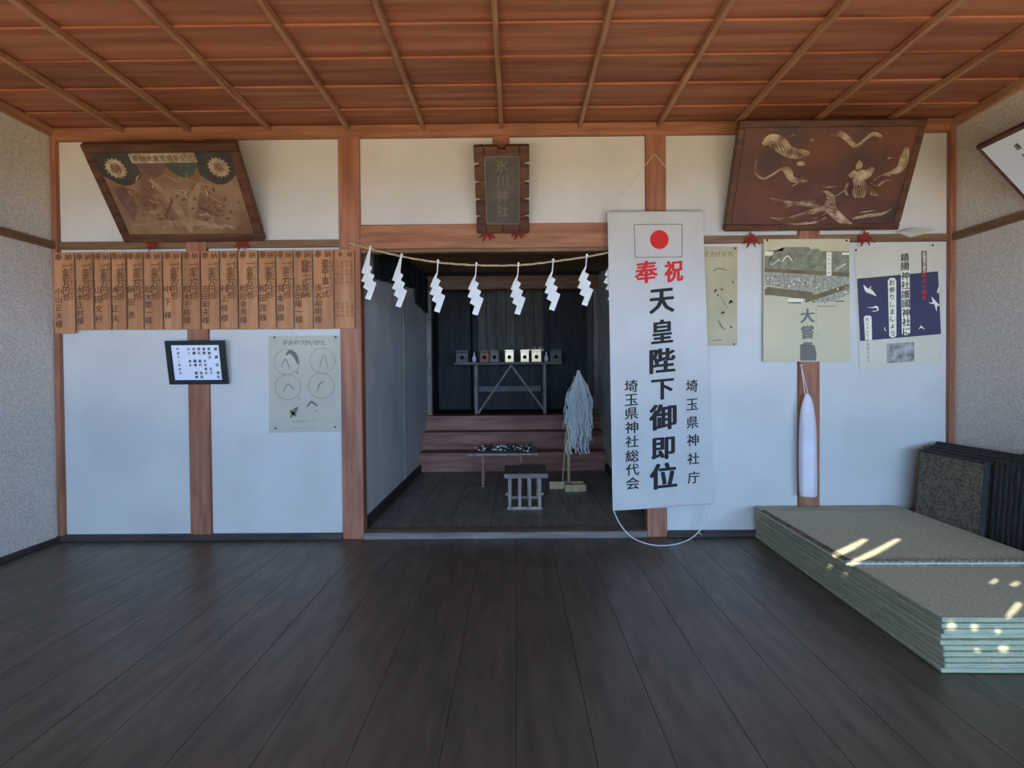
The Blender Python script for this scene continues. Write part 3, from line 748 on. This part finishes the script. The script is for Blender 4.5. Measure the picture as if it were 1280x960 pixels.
stroke(b, [(*mp(*crop(530, 235)), .003), (*mp(*crop(590, 195)), .006)], -.0031); stroke(b, [(*mp(*crop(980, 270)), .003), (*mp(*crop(1060, 225)), .006)], -.0031)
for k in range(26):
    u = rr.uniform(495, 1060); v = rr.uniform(150, 262)
    stroke(b2, [(*mp(*crop(u, v)), .001), (*mp(*crop(u+rr.uniform(-30, 30), v+rr.uniform(4, 22))), .0022)], -.00345)
for k in range(9): stroke(b2, [(*mp(*crop(520+k*62, 293+k*4)), .0012), (*mp(*crop(522+k*62, 372+k*5)), .0012)], -.00350)
obj('crowd_figures', b, 'cream', t, fix=False); obj('crowd_figures', b2, 'ink', t, fix=False)
b = NB()
for ch, x_, y_, s_ in (('大', 786, 590, .088), ('嘗', 786, 705, .084), ('祭', 786, 812, .07)): put(b, ch, *mp(*crop(x_, y_)), s_, -.0031, bold=.03)
mtext(b, '令和元年十一月', *crop(848, 545), .010, mp, dv=.034, y=-.003)
obj('lettering', b, 'inkm', t, fix=False)
polys(t, 'print_block', 'inkm', cp([[(735, 795), (745, 790), (760, 800), (835, 795), (850, 860), (845, 905), (735, 905)]]), -.0036, mp)
b = NB(); mtext(b, '大嘗宮の儀', *crop(937, 165), .012, mp, dv=.036, y=-.0034); obj('lettering', b, 'inkb', t, fix=False)
# navy poster
t, mp = sheet('poster', 'white poster with navy panel, white doves and outlined vertical slogans at the right end', [(1068, 310), (1180, 303.5), (1177, 457), (1074.5, 461.5)], FR, 'poster4')
tacks(t, mp, ((.012, .02), (.87, .015)), -.004)
def cr(x, y):
    v = (y-90)/(905-90); xl = 95+(130-95)*v; xr = 690-(690-678)*v
    return ((x-xl)/(xr-xl), (y-90-(1-0)*0)/(905-90)) 
def cn(lst): return [[cr(*p) for p in P] for P in lst]
polys(t, 'navy_panel', 'navy', cn([[(112, 297), (650, 277), (672, 695), (132, 716)]]), -.002, mp)
polys(t, 'slogan_ground', 'cream', cn([[(316, 320), (330, 304), (358, 304), (372, 320), (374, 690), (362, 702), (338, 702), (326, 690)], [(402, 240), (460, 240), (466, 680), (452, 690), (424, 690), (410, 680)], [(156, 560), (166, 548), (200, 548), (208, 562), (212, 712), (166, 712)]]), -.0024, mp)
polys(t, 'photo_print', 'photo', cn([[(308, 742), (492, 738), (496, 868), (310, 874)]]), -.0024, mp)
polys(t, 'label_block', 'inkb', cn([[(538, 138), (574, 138), (576, 280), (540, 282)]]), -.0024, mp)
b = NB()
def col(s, x, y0, y1, size, dx=0, **k):
    n = len(s)
    for i, ch in enumerate(s):
        yy = y0+(y1-y0)*i/max(1, n-1); put(b, ch, *mp(*cr(x+dx*i/n, yy)), size, -.003, **k)
sz = lambda px: px/5.333/207
col('靖國神社護國神社に', 428, 172, 665, sz(58), 14, bold=.02)
col('お参りしましょう', 343, 335, 675, sz(42), 6, bold=.02)
col('若い人たちにも伝えよう', 178, 572, 850, sz(24), 10, bold=.0)
obj('lettering', b, 'ink', t, fix=False)
b = NB(); col('終戦後の奉告', 557, 155, 268, sz(26), 2); obj('lettering', b, 'cream', t, fix=False)
b = NB(); col('祭六十周年', 556, 295, 450, sz(32), 3, bold=.02); obj('lettering', b, 'red', t, fix=False)
strokes(t, 'dove_print', 'cream', [[(*cr(a, c), w_) for a, c, w_ in P] for P in (
 [(155, 340, .002), (175, 375, .022), (205, 390, .024), (240, 420, .002)], [(205, 350, .002), (185, 390, .02)],
 [(182, 492, .002), (215, 496, .006), (240, 492, .012), (250, 515, .006), (210, 522, .003)],
 [(608, 445, .003), (630, 485, .02), (655, 505, .014)], [(590, 482, .003), (630, 490, .012)], [(640, 540, .003), (636, 500, .014)], [(655, 380, .004), (648, 420, .012)],
 [(522, 655, .002), (540, 640, .008), (558, 658, .003)], [(534, 628, .002), (540, 648, .006)], [(300, 630, .003), (294, 645, .005), (308, 655, .003)])], -.0028, mp)
# folded slip of paper lying on the rail beside the navy poster
p = W(1138, 291, -.03)
b = NB()
for P in (((-.09, 0, -.01), (-.02, 0, -.045), (.09, 0, -.02)), ((-.09, 0, -.01), (.09, 0, -.02), (.0, -.015, .008)), ((0, -.01, .008), (.09, 0, -.02), (.12, -.01, -.004))):
    b.faces.new([b.verts.new((v[0], v[1]-.01*i, v[2])) for i, v in enumerate(P)])
o = obj('paper_slip', b, 'poster', loc=(p.x, -.045, p.z+.012), fix=False); tag(o, 'crumpled yellowish paper slip on the rail at the right corner', 'paper')

# ------------------------------------------------------------------ celebration banner
Yb = -.115
BC = [W(759.5, 266, Yb), W(878.5, 265, Yb), W(890.5, 628.5, Yb), W(765.5, 637, Yb)]
tb = thing('hanging_banner', 'long white cloth banner with red sun flag and large black characters', 'banner', (BC[2].lerp(BC[3], .5).x, Yb, BC[2].lerp(BC[3], .5).z))
bo = tb.location.copy()
def wave(u, v): return .006*math.sin(u*9+v*2)*(.3+v) - .02*v
def Bm(u, v, e=0):
    q = BC[0].lerp(BC[1], u).lerp(BC[3].lerp(BC[2], u), v) - bo
    return Vector((q.x, wave(u, v)-e, q.z))
b = NB(); n, m_ = 16, 40
G = [[b.verts.new(Bm(i/n, j/m_)) for i in range(n+1)] for j in range(m_+1)]
for j in range(m_):
    for i in range(n): b.faces.new((G[j][i], G[j+1][i], G[j+1][i+1], G[j][i+1]))
obj('cloth', b, 'banner', tb, smoothed=True, fix=False)
# pixel -> banner uv (banner edges in the photograph)
def uv(px, py):
    v = (py-266)/(633-266); l = 759.5+6*v; r = 878.5+12*v
    v = (py-(266+(637-266)*0))/( (637-(637-628.5)*((px-l)/(r-l))) - 266)
    return ((px-l)/(r-l), v)
def bput(b, ch, px, py, sizepx, wpx=None, **k):
    vs, fs = fatten(ch, k.get('bold', .02)); sl_ = k.get('slant', .09)
    vs = [(a, c+sl_*a, l) for a, c, l in vs]
    ww = max(a for a, c, l in vs)-min(a for a, c, l in vs); hh_ = max(c for a, c, l in vs)-min(c for a, c, l in vs)
    ky = sizepx/hh_; kx = (wpx/ww) if wpx else ky
    out = [b.verts.new(Bm(*uv(px+a*kx, py-c*ky), e=.0022+l*.00015)) for a, c, l in vs]
    for f in fs:
        try: b.faces.new([out[i] for i in f])
        except ValueError: pass
for k, ch in enumerate('天皇陛下御即位'):
    b = NB()
    bput(b, ch, 827.6+.5*(k-3)*.5, (376, 414, 450.5, 486, 520.5, 559.5, 594)[k], (33, 31, 33, 27, 33, 29, 34)[k], (32, 28, 33, 29, 35, 30, 35)[k], bold=.034)
    obj('character', b, 'ink', tb, fix=False)['kind'] = 'stuff'
b = NB()
for k, ch in enumerate('埼玉県神社総代会'): bput(b, ch, 788.3+k*.25, (482, 499, 516, 533.5, 551, 569, 586, 603)[k], 15.5, 16.5, bold=.02)
for k, ch in enumerate('埼玉県神社庁'): bput(b, ch, 864+k*.4, (482, 505, 527.5, 549.5, 572.5, 596)[k], 15.5, 14.5, bold=.02)
obj('lettering', b, 'ink', tb, fix=False)
b = NB()
bput(b, '奉', 807.5, 340, 28, 29, bold=.034); bput(b, '祝', 842, 339, 27, 24, bold=.034)
obj('red_lettering', b, 'red', tb, fix=False); b = NB()
c_ = [b.verts.new(Bm(*uv(824+11.6*math.cos(2*PI*k/32), 300+11.8*math.sin(2*PI*k/32)), e=.0026)) for k in range(32)]
b.faces.new(c_[::-1])
obj('red_sun', b, 'red', tb, fix=False)
b = NB()
def bline(a, c, wpx=.9):
    n = 8; prev = None
    for k in range(n+1):
        x_ = a[0]+(c[0]-a[0])*k/n; y_ = a[1]+(c[1]-a[1])*k/n
        dx, dy = c[0]-a[0], c[1]-a[1]; l = math.hypot(dx, dy); nx, ny = -dy/l*wpx/2, dx/l*wpx/2
        cur = [b.verts.new(Bm(*uv(x_+nx, y_+ny), e=.0024)), b.verts.new(Bm(*uv(x_-nx, y_-ny), e=.0024))]
        if prev: b.faces.new((prev[0], prev[1], cur[1], cur[0]))
        prev = cur
bline((792.5, 281), (852.5, 281)); bline((852.5, 281), (852.5, 321.5)); bline((852.5, 321.5), (794, 322)); bline((794, 322), (792.5, 281))
obj('flag_outline', b, 'inkm', tb, fix=False)
b = NB(); p0, p1 = Bm(-.005, 0), Bm(1.005, 0); tube(b, [p0, p1], .006); obj('top_rod', b, 'banner', tb)
b = NB(); p0, p1 = Bm(-.0, 1), Bm(1.0, 1); tube(b, [p0, p1], .005); obj('bottom_rod', b, 'banner', tb)
b = NB(); nail = W(818, 192, -.04)-bo; tube(b, [Bm(.0, 0), nail], .0017, 6); tube(b, [nail, Bm(1, 0)], .0017, 6); obj('hanging_string', b, 'string', tb)
b = NB(); tube(b, [nail+Vector((0, .012, 0)), nail+Vector((0, -.012, 0))], .003, 6); obj('nail', b, 'tack', tb)
b = NB(); L_ = [(767, 638), (775, 655), (789, 671), (808, 679.5), (828, 682), (850, 679), (868, 670), (882, 652), (890, 629)]
def low(a, c):
    q = W(a, c, Yb-.02)
    return tuple((q if q.z > .006 else WZ(a, c, .006))-bo)
tube(b, smooth([low(a, c) for a, c in L_]), .0032, 6)
tube(b, smooth([tuple(W(a, c, Yb-.015)-bo) for a, c in ((885, 629), (880, 648), (874, 664), (877, 668))]), .002, 6); obj('loop_cord', b, 'string', tb)

# ------------------------------------------------------------------ straw rope with paper streamers
Yr = -.075
Rp = [(436, 303), (463, 311), (502, 320.5), (548, 328), (595, 331.5), (648, 331.5), (691, 327), (733, 321), (762, 315.5), (800, 309), (822, 305)]
tp = thing('straw_rope', 'thin straw rope slung across the alcove lintel from post to post', 'rope', W(640, 331, Yr))
o0 = tp.location
pts = smooth([tuple(W(a, c, Yr if 445 < a < 805 else -.045)-o0) for a, c in Rp], 8)
b = NB()
for ph in (0, 2.1, 4.2):
    tube(b, [(p[0], p[1]+.0035*math.cos(i*.7+ph), p[2]+.0035*math.sin(i*.7+ph)) for i, p in enumerate(pts)], .0034, 5)
obj('twisted_strand', b, 'rope', tp, smoothed=True)
SH = [[(128, 80), (141, 80), (122, 250), (70, 338), (35, 322)], [(116, 248), (155, 275), (75, 422), (35, 402)], [(128, 325), (175, 355), (105, 500), (55, 467)], [(148, 400), (197, 430), (130, 595), (75, 575)]]
SN = [[(130, 80), (142, 80), (128, 200), (108, 262), (72, 345), (42, 328), (80, 250), (118, 190)]] + SH[1:]
places = [(463, 311, 1.0, 'first from the left post', 0), (502, 320.5, 1.0, 'second from the left post', 0), (547.5, 328, .98, 'third from the left post', 1), (595.5, 331.5, .98, 'middle one, left of the name tablet', 1), (648, 331.5, .97, 'below the right side of the name tablet', 1), (691.5, 327, .96, 'second from the banner', 1), (733.5, 321, .96, 'last one in clear view before the banner', 1), (768, 314.5, .98, 'mostly hidden behind the banner edge', 1)]
for i, (px, py, s_, w_, kd) in enumerate(places):
    p = W(px, py-1, Yr-.006)
    t = thing('paper_streamer', 'white zigzag paper streamer on straw rope, ' + w_, 'paper streamer', p, (0, random.uniform(-.04, .04), random.uniform(-.25, .25)), 'zigzag paper streamers on the rope')
    k_ = s_/(8*207)
    b = NB()
    for q, P in enumerate(SN if kd else SH):
        prism(b, [((a-135)*k_, -(c-85)*k_) for a, c in P], -.0012-.0022*q, -.0002-.0022*q)
    obj('folded_paper', b, 'paper', t)
    b = NB(); box(b, -.005, .006, -.004, .012, -.008, .012); obj('fold_over_rope', b, 'paper', t)

# ------------------------------------------------------------------ alcove furniture
# big paper wand on a stand
p = WZ(711, 611, AF)
tw = thing('paper_wand', 'tall purification wand thick with white paper strips on a pale wooden foot', 'paper wand', (p.x, p.y, AF))
b = NB(); bar(b, (-.16, .02, .03), (.12, .02, .03), .045, .06)
bm_ = b; obj('foot_bar', b, 'hinoki', tw)
b = NB(); bar(b, (-.04, -.12, .028), (.13, -.12+.02, .028), .04, .056); bar(b, (-.03, .1, .028), (.0, -.12, .028), .04, .056); obj('foot_bar', b, 'hinoki', tw)
b = NB(); tube(b, [(0, .0, .05), (.0, .0, .5), (.06, -.0, .93)], .013, 8); obj('pole', b, 'hinoki', tw, smoothed=True)
b = NB(); tube(b, [(-.05, .02, .05), (-.02, .01, .45), (.05, .01, .9)], .006, 8); obj('bamboo_rod', b, 'hinoki', tw, smoothed=True)
rr = random.Random(11)
b = NB(); top = Vector((.085, -.01, .965))
for k in range(120):
    a = rr.uniform(0, 2*PI); ra = .118*math.sqrt(rr.uniform(.03, 1)); ln = rr.uniform(.36, .68)
    hw = rr.uniform(.0035, .0075); yaw = rr.uniform(-1.2, 1.2); am = rr.uniform(.002, .010); st0 = rr.uniform(0, .10)
    cx, cy = math.cos(a)*ra, math.sin(a)*ra*.8
    prev = None; S_ = 14; lean = rr.uniform(-.03, .02)
    for j in range(S_+1):
        t_ = j/S_; spread = min(1, .14+t_*ln/.22)
        c = top + Vector((cx*spread + am*(1 if (j//2) % 2 else -1)*(j > 2) + lean*t_*t_, cy*spread, -st0-(ln-st0)*t_))
        dv = Vector((math.cos(yaw), math.sin(yaw), rr.uniform(-.3, .3)))*hw*(.5+.5*min(1, t_*4))
        cur = [b.verts.new(c-dv), b.verts.new(c+dv)]
        if prev: b.faces.new((prev[0], prev[1], cur[1], cur[0]))
        prev = cur
bmesh.ops.create_icosphere(b, subdivisions=2, radius=.016, matrix=Matrix.Translation(top))
o = obj('paper_strips', b, 'paper', tw, fix=False); o['kind'] = 'stuff'

# slatted stand in front
p = WZ(656, 637, AF)
tt = thing('slatted_stand', 'small grey wooden stand with slatted front on the alcove floor', 'stand', (p.x, p.y+.2, AF))
hw, hd, hh = .125, .2, .255
b = NB(); box(b, -hw-.02, hw+.04, -hd-.01, hd+.02, hh-.035, hh, bev=.004); obj('top_board', b, 'table', tt)
for sy in (-hd, hd):
    b = NB(); box(b, -hw, hw, sy-.012, sy+.012, 0, .022, bev=.003); obj('foot_rail', b, 'greywood', tt)
for k in range(4):
    for sy in (-hd, hd):
        xx = -hw+.02+(2*hw-.04)*k/3
        b = NB(); box(b, xx-.011, xx+.011, sy-.009, sy+.009, .022, hh-.035, bev=.002); obj('slat', b, 'greywood', tt)
for sx in (-hw, hw):
    b = NB(); box(b, sx-.01, sx+.01, -hd, hd, .10, .118, bev=.002); obj('side_rail', b, 'greywood', tt)

# low offering table behind with twigs and paper
p = WZ(629, 609, AF)
tk = thing('low_offering_table', 'low thin-topped brown table behind the slatted stand', 'table', (p.x, p.y+.12, AF))
b = NB(); box(b, -.295, .295, -.14, .14, .268, .288, bev=.003); obj('tabletop', b, 'greywood', tk)
for sx in (-.17, .15):
    for sy in (-.1, .1):
        b = NB(); box(b, sx-.011, sx+.011, sy-.011, sy+.011, .0, .268, bev=.002); obj('leg', b, 'step', tk)
for sx in (-.17, .15):
    b = NB(); box(b, sx-.014, sx+.014, -.12, .12, 0.0, .018, bev=.002); obj('foot', b, 'step', tk)
rr = random.Random(2)
b = NB(); b2 = NB(); zt = .288
for k in range(60):
    x_ = rr.uniform(-.24, .24); y_ = rr.uniform(-.1, .1); a = rr.uniform(-.9, .9); l = rr.uniform(.04, .1)
    bar(b, (x_, y_, zt+.006), (x_+math.cos(a)*l*.7, y_+math.sin(a)*l*.4, zt+.01+rr.uniform(0, .05)), .007)
for k in range(44):
    x_ = rr.uniform(-.23, .23); y_ = rr.uniform(-.12, .05); z_ = zt+.008+rr.uniform(0, .045); a = rr.uniform(0, PI)
    v = [(x_, y_, z_), (x_+.022*math.cos(a), y_-.004, z_+.012*math.sin(a)), (x_+.026*math.cos(a)+.004, y_-.004, z_+.012*math.sin(a)-.008), (x_+.005, y_, z_-.007)]
    b2.faces.new([b2.verts.new(q_) for q_ in v])
o = obj('twig_heap', b, 'twig'); o.location = tk.location; tag(o, 'dark heap of dry twigs and white paper scraps on the low offering table', 'twigs', kind='stuff')
obj('paper_scraps', b2, 'paper', o, fix=False)

# altar table in the sanctuary with offering stands
Yt = 3.16
pl, pr = W(568, 453, Yt), W(702, 453, Yt)
ta = thing('altar_table', 'dark altar table with crossed braces inside the sanctuary above the steps', 'table', ((pl.x+pr.x)/2, Yt+.14, SZ))
hw = (pr.x-pl.x)/2; hh = pl.z-SZ
b = NB(); box(b, -hw, hw, -.16, .16, hh-.03, hh, bev=.004); obj('tabletop', b, 'table', ta)
for px in (595, 681):
    xx = W(px, 490, Yt).x-ta.location.x
    for sy in (-.12, .12):
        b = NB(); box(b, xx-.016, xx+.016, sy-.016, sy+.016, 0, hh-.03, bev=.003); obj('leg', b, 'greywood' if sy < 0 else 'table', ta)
xm = W(639, 455, Yt).x-ta.location.x
for px in (598, 682):
    xx = W(px, 516, Yt).x-ta.location.x
    b = NB(); bar(b, (xx, -.145, .015), (xm, -.145, hh-.035), .022, .02); obj('brace', b, 'greywood', ta)
b = NB(); box(b, -hw*.62, hw*.62, .0, .02, .24, .30); obj('back_rail', b, 'table', ta)
def sanbo(px0, px1, lab, m, trayw=1.0, yoff=0):
    a, c = W(px0, 452, Yt), W(px1, 452, Yt); wd = c.x-a.x
    t = thing('offering_stand', lab, 'offering stand', ((a.x+c.x)/2, Yt+.06+yoff, SZ+hh), group='offering stands on the altar table')
    b = NB(); h2 = .105
    # box with a round hole in the front: ring of faces
    n = 16; r = min(wd*.24, .022)
    sq = []
    for k in range(n):
        an = 2*PI*k/n; cx, cz = math.cos(an), math.sin(an); mxx = max(abs(cx), abs(cz))
        sq.append((cx/mxx*wd*.5, h2/2+cz/mxx*h2*.5))
    A_ = [b.verts.new((x_, -.045, z_)) for x_, z_ in sq]; B_ = [b.verts.new((math.cos(2*PI*k/n)*r, -.045, h2/2+math.sin(2*PI*k/n)*r)) for k in range(n)]
    D_ = [b.verts.new((math.cos(2*PI*k/n)*r, -.037, h2/2+math.sin(2*PI*k/n)*r)) for k in range(n)]
    for k in range(n):
        b.faces.new((A_[k], A_[(k+1) % n], B_[(k+1) % n], B_[k])); b.faces.new((B_[k], B_[(k+1) % n], D_[(k+1) % n], D_[k]))
    box(b, -wd*.5, -wd*.5+.004, -.0449, .045, 0, h2); box(b, wd*.5-.004, wd*.5, -.0449, .045, 0, h2); box(b, -wd*.5, wd*.5, .04, .045, 0, h2)
    obj('pedestal', b, m, t, fix=False)
    b = NB(); box(b, -wd*.46, wd*.46, -.03, -.026, .002, h2-.002); obj('hole_shade_sheet', b, 'hole', t)  # near-black sheet standing in for the shade inside the hole
    b = NB(); tw_ = wd*.62*trayw; box(b, -tw_, tw_, -.06, .06, h2, h2+.006)
    for (x0, x1, y0, y1) in ((-tw_, tw_, -.06, -.056), (-tw_, tw_, .056, .06), (-tw_, -tw_+.004, -.06, .06), (tw_-.004, tw_, -.06, .06)): box(b, x0, x1, y0, y1, h2, h2+.026)
    obj('tray', b, m, t)
    return t
sanbo(570, 585, 'dim grey offering stand at the left end of the altar table', 'table', .9)
sanbo(600, 611, 'brownish offering stand, second from the left on the altar table', 'step', .8)
sanbo(612.5, 623.5, 'pale offering stand with a dull front, third from the left', 'greywood', .8)
sanbo(631.5, 642, 'pale round-holed offering stand nearest the middle of the altar table', 'sanbo', .9)
sanbo(651, 661, 'pale round-holed offering stand with a bare tray, third from the right', 'sanbo', .9)
ts = sanbo(665, 676.5, 'brightest pale offering stand, second from the right, topped with spiky greens', 'sanbo', .9)
sanbo(688, 702, 'dim grey offering stand at the right end of the altar table', 'table', .9)
b = NB(); rr = random.Random(4)
for k in range(22):
    a = rr.uniform(.1, PI-.1); l = rr.uniform(.03, .09)
    bar(b, (0, 0, .115), (math.cos(a)*l*1.3, rr.uniform(-.03, .03), .12+math.sin(a)*l*.6), .006)
o = obj('sakaki_sprig', b, 'sanbo'); o.location = ts.location; tag(o, 'spiky pale sprig on the brightest offering stand', 'plant')
# mirror ball and white jars between the stands
def lathe(prof, n=16):
    b = NB(); prev = None
    for r, z in prof:
        cur = [b.verts.new((r*math.cos(2*PI*k/n), r*math.sin(2*PI*k/n), z)) for k in range(n)]
        if prev:
            for k in range(n): b.faces.new((prev[k], prev[(k+1) % n], cur[(k+1) % n], cur[k]))
        else: b.faces.new(cur[::-1])
        prev = cur
    b.faces.new(prev); return b
for px, lab, m in ((592.5, 'tiny white sake jar between the two leftmost offering stands', 'paper'), (683, 'small white sake jar beside the right end offering stand', 'paper')):
    a = W(px, 452, Yt)
    o = obj('sake_jar', lathe([(.012, 0), (.02, .012), (.024, .04), (.018, .06), (.008, .075), (.008, .095), (.013, .105)]), m, smoothed=True); o.location = (a.x, Yt+.04, SZ+hh); tag(o, lab, 'jar')

# dark gathered cloth high on the alcove's left wall
b = NB()
def hang(y0, y1, za, zb, x0):
    n = 26; prev = None
    for k in range(n+1):
        t_ = k/n; y_ = y0+(y1-y0)*t_; xx = x0+.018*math.sin(t_*26)+.006*math.sin(t_*61)
        cur = [b.verts.new((xx, y_, 1.983)), b.verts.new((xx, y_, za+(zb-za)*t_))]
        if prev: b.faces.new((prev[0], prev[1], cur[1], cur[0]))
        prev = cur
hang(.35, 2.05, 1.62, 1.77, AX0+.03)
o = obj('dark_curtain', b, 'cloth_dark', fix=False); tag(o, 'dark cloth curtain hanging high along the left side of the alcove', 'curtain')
b = NB(); hang(2.12, 2.9, 1.66, 1.62, AX0+.03); o = obj('dark_curtain', b, 'cloth_dark', fix=False); tag(o, 'shorter, deeper dark curtain at the rear left of the alcove, hanging lower', 'curtain')

# ------------------------------------------------------------------ white cloth bag hanging on the post
p = W(1007, 457, -.045)
tbg = thing('hanging_bag', 'narrow white cloth bag hanging by strings from the right post', 'bag', (p.x, -.09, W(1010, 620, -.09).z))
def wz(px, py): q = W(px, py, -.09); return (q.x-tbg.location.x, q.z-tbg.location.z)
prof = [(492, 1007.5, 2.5), (494, 1009, 6), (502, 1009.5, 12), (515, 1009.5, 17), (530, 1009.8, 19.5), (560, 1010, 21), (590, 1010.2, 21.5), (612, 1010.5, 21), (620, 1010.5, 20)]
b = NB(); prev = None; n = 28
for y_, xc_, w_ in smooth(prof, 4):
    cx, cz = wz(xc_, y_); hw = w_/2/207
    t_ = (y_-492)/128
    cur = []
    for k in range(n):
        a = 2*PI*k/n; fold = 1+.10*math.sin(a*5+t_*2)*(.4+t_)
        cur.append(b.verts.new((cx+math.cos(a)*hw*(1+.03*math.sin(a*7)), math.sin(a)*(.012+.026*min(1, t_*2.5))*fold, cz)))
    if prev:
        for k in range(n): b.faces.new((prev[k], prev[(k+1) % n], cur[(k+1) % n], cur[k]))
    else: b.faces.new(cur)
    prev = cur
b.faces.new(prev)
obj('bag_body', b, 'bag', tbg, smoothed=True)
b = NB()
n0 = wz(1006, 457)
for q_ in ((1006.5, 493), (1010.5, 494)):
    a_ = wz(*q_); tube(b, [(n0[0], .05, n0[1]), (a_[0], 0, a_[1])], .0022, 6)
obj('string', b, 'string', tbg)
b = NB(); tube(b, [(n0[0], .065, n0[1]), (n0[0], .035, n0[1]+.004)], .004, 6); obj('nail', b, 'string', tbg)

# ------------------------------------------------------------------ stack of thin tatami mats on the right
SX0, SX1, SY0, SY1 = 1.40, 2.245, -1.83, -.06
NL = 10; TH = .0185
ordn = ['bottom', 'second', 'third', 'fourth', 'fifth', 'sixth', 'seventh', 'eighth', 'ninth', 'tenth']
rr = random.Random(9)
LEN, WID = SY1-SY0, SX1-SX0
bt = NB(); box(bt, -WID/2, WID/2, -LEN/2, LEN/2, TH-.0022, TH, bev=.0008)
be = NB(); box(be, -WID/2+.001, WID/2-.001, -LEN/2+.001, LEN/2-.001, 0.0022, TH-.0022, bev=.0035)
proto = None
for k in range(NL):
    lab = ('bottom mat of the pale green edged mat stack on the floor' if k == 0 else
           'lower full-size mat just under the smaller braided mat' if k == NL-1 else
           'pale green edged mat, %s from the bottom of the floor stack' % ordn[k])
    loc = ((SX0+SX1)/2+rr.uniform(-.006, .006), (SY0+SY1)/2+rr.uniform(-.008, .008), k*TH); rot = (0, 0, math.radians(-.9)+rr.uniform(-.004, .004))
    if proto is None:
        proto = thing('tatami_mat', lab, 'mat', loc, rot, 'mats stacked on the floor')
        obj('woven_top', bt, 'mat_top', proto); obj('mat_core', be, 'mat_side', proto)
    else: dup(proto, loc, rot, lab)
ZT_ = NL*TH
# smaller braided mat on top
c0 = WZ(1061, 708, ZT_); 
TW, TL_ = .84, 1.02
tm = thing('tatami_mat', 'smaller grey mat with braided edge, topmost on the floor stack', 'mat', (c0.x+TW/2+.0, c0.y+TL_/2, ZT_), (0, 0, math.radians(-.9)), 'mats stacked on the floor')
b = NB(); box(b, -TW/2, TW/2, -TL_/2, TL_/2, 0.001, .013, bev=.003); obj('woven_top', b, 'mat_top', tm)
bz = NB()
def zig(p, q, n):
    p, q = Vector(p), Vector(q); d = (q-p)/n; s = Vector((0, 0, 1)).cross(d.normalized())*.019
    for ph in (1, -1):
        tube(bz, [p+d*i+s*(ph*(.8 if i % 2 else -.8))+Vector((0, 0, .002 if (i % 2) == (ph > 0) else 0)) for i in range(n+1)], .0036, 5)
zig((-TW/2+.02, -TL_/2+.012, .014), (-TW/2+.02, TL_/2-.012, .014), 36)
zig((-TW/2+.02, -TL_/2+.016, .014), (TW/2-.01, -TL_/2+.016, .014), 30)
obj('braided_edge', bz, 'braid', tm, smoothed=True)
# grey edging strip below the braid
b = NB(); box(b, -TW/2+.01, TW/2, -TL_/2-.012, -TL_/2+.003, .0005, .005); obj('edge_binding', b, 'braid', tm)

# ------------------------------------------------------------------ mats standing against the right wall
rr = random.Random(12)
def standing(y0, y1, xs, hs, m, labs, nm, grp):
    for k, (x_, h) in enumerate(zip(xs, hs)):
        t = thing(nm, labs[k], 'mat', (x_, (y0[k]+y1[k])/2, .0), (0, math.radians(4.2), 0), grp)
        b = NB(); hl = (y1[k]-y0[k])/2
        box(b, -.012, .012, -hl, hl, .001, h, bev=.004)
        if m == 'blackmat':
            for q in range(int(hl*2/.035)):
                yy_ = -hl+.02+q*.035; box(b, -.017, -.012, yy_, yy_+.012, .01, h-.01)
        obj('mat_body', b, m, t)
        b = NB(); box(b, -.0135, .0135, -hl-.001, hl+.001, h-.012, h+.004, bev=.003)
        box(b, -.0135, .0135, hl-.01, hl+.002, .0, h, bev=.003); box(b, -.0135, .0135, -hl-.002, -hl+.008, .0, h, bev=.003); obj('edge_binding', b, 'blackmat', t)
standing([-.73]*5, [-.20, -.175, -.16, -.14, -.10], [2.278, 2.318, 2.356, 2.394, 2.432], [.535, .545, .555, .56, .57], 'brownmat',
   ['brown woven mat standing frontmost beside the mat stack', 'second brown mat standing just behind the frontmost one', 'third brown standing mat from the mat stack', 'fourth brown standing mat from the mat stack', 'brown standing mat nearest the right wall'], 'standing_mat', 'brown mats standing by the right wall')
standing([-1.40]*4, [-.76]*4, [2.30, 2.34, 2.385, 2.43], [.55, .56, .57, .58], 'blackmat',
   ['ribbed black mat standing frontmost at the right edge of view', 'second ribbed black mat from the mat stack', 'third ribbed black mat from the mat stack', 'ribbed black standing mat nearest the right wall'], 'standing_mat', 'black mats standing by the right wall')
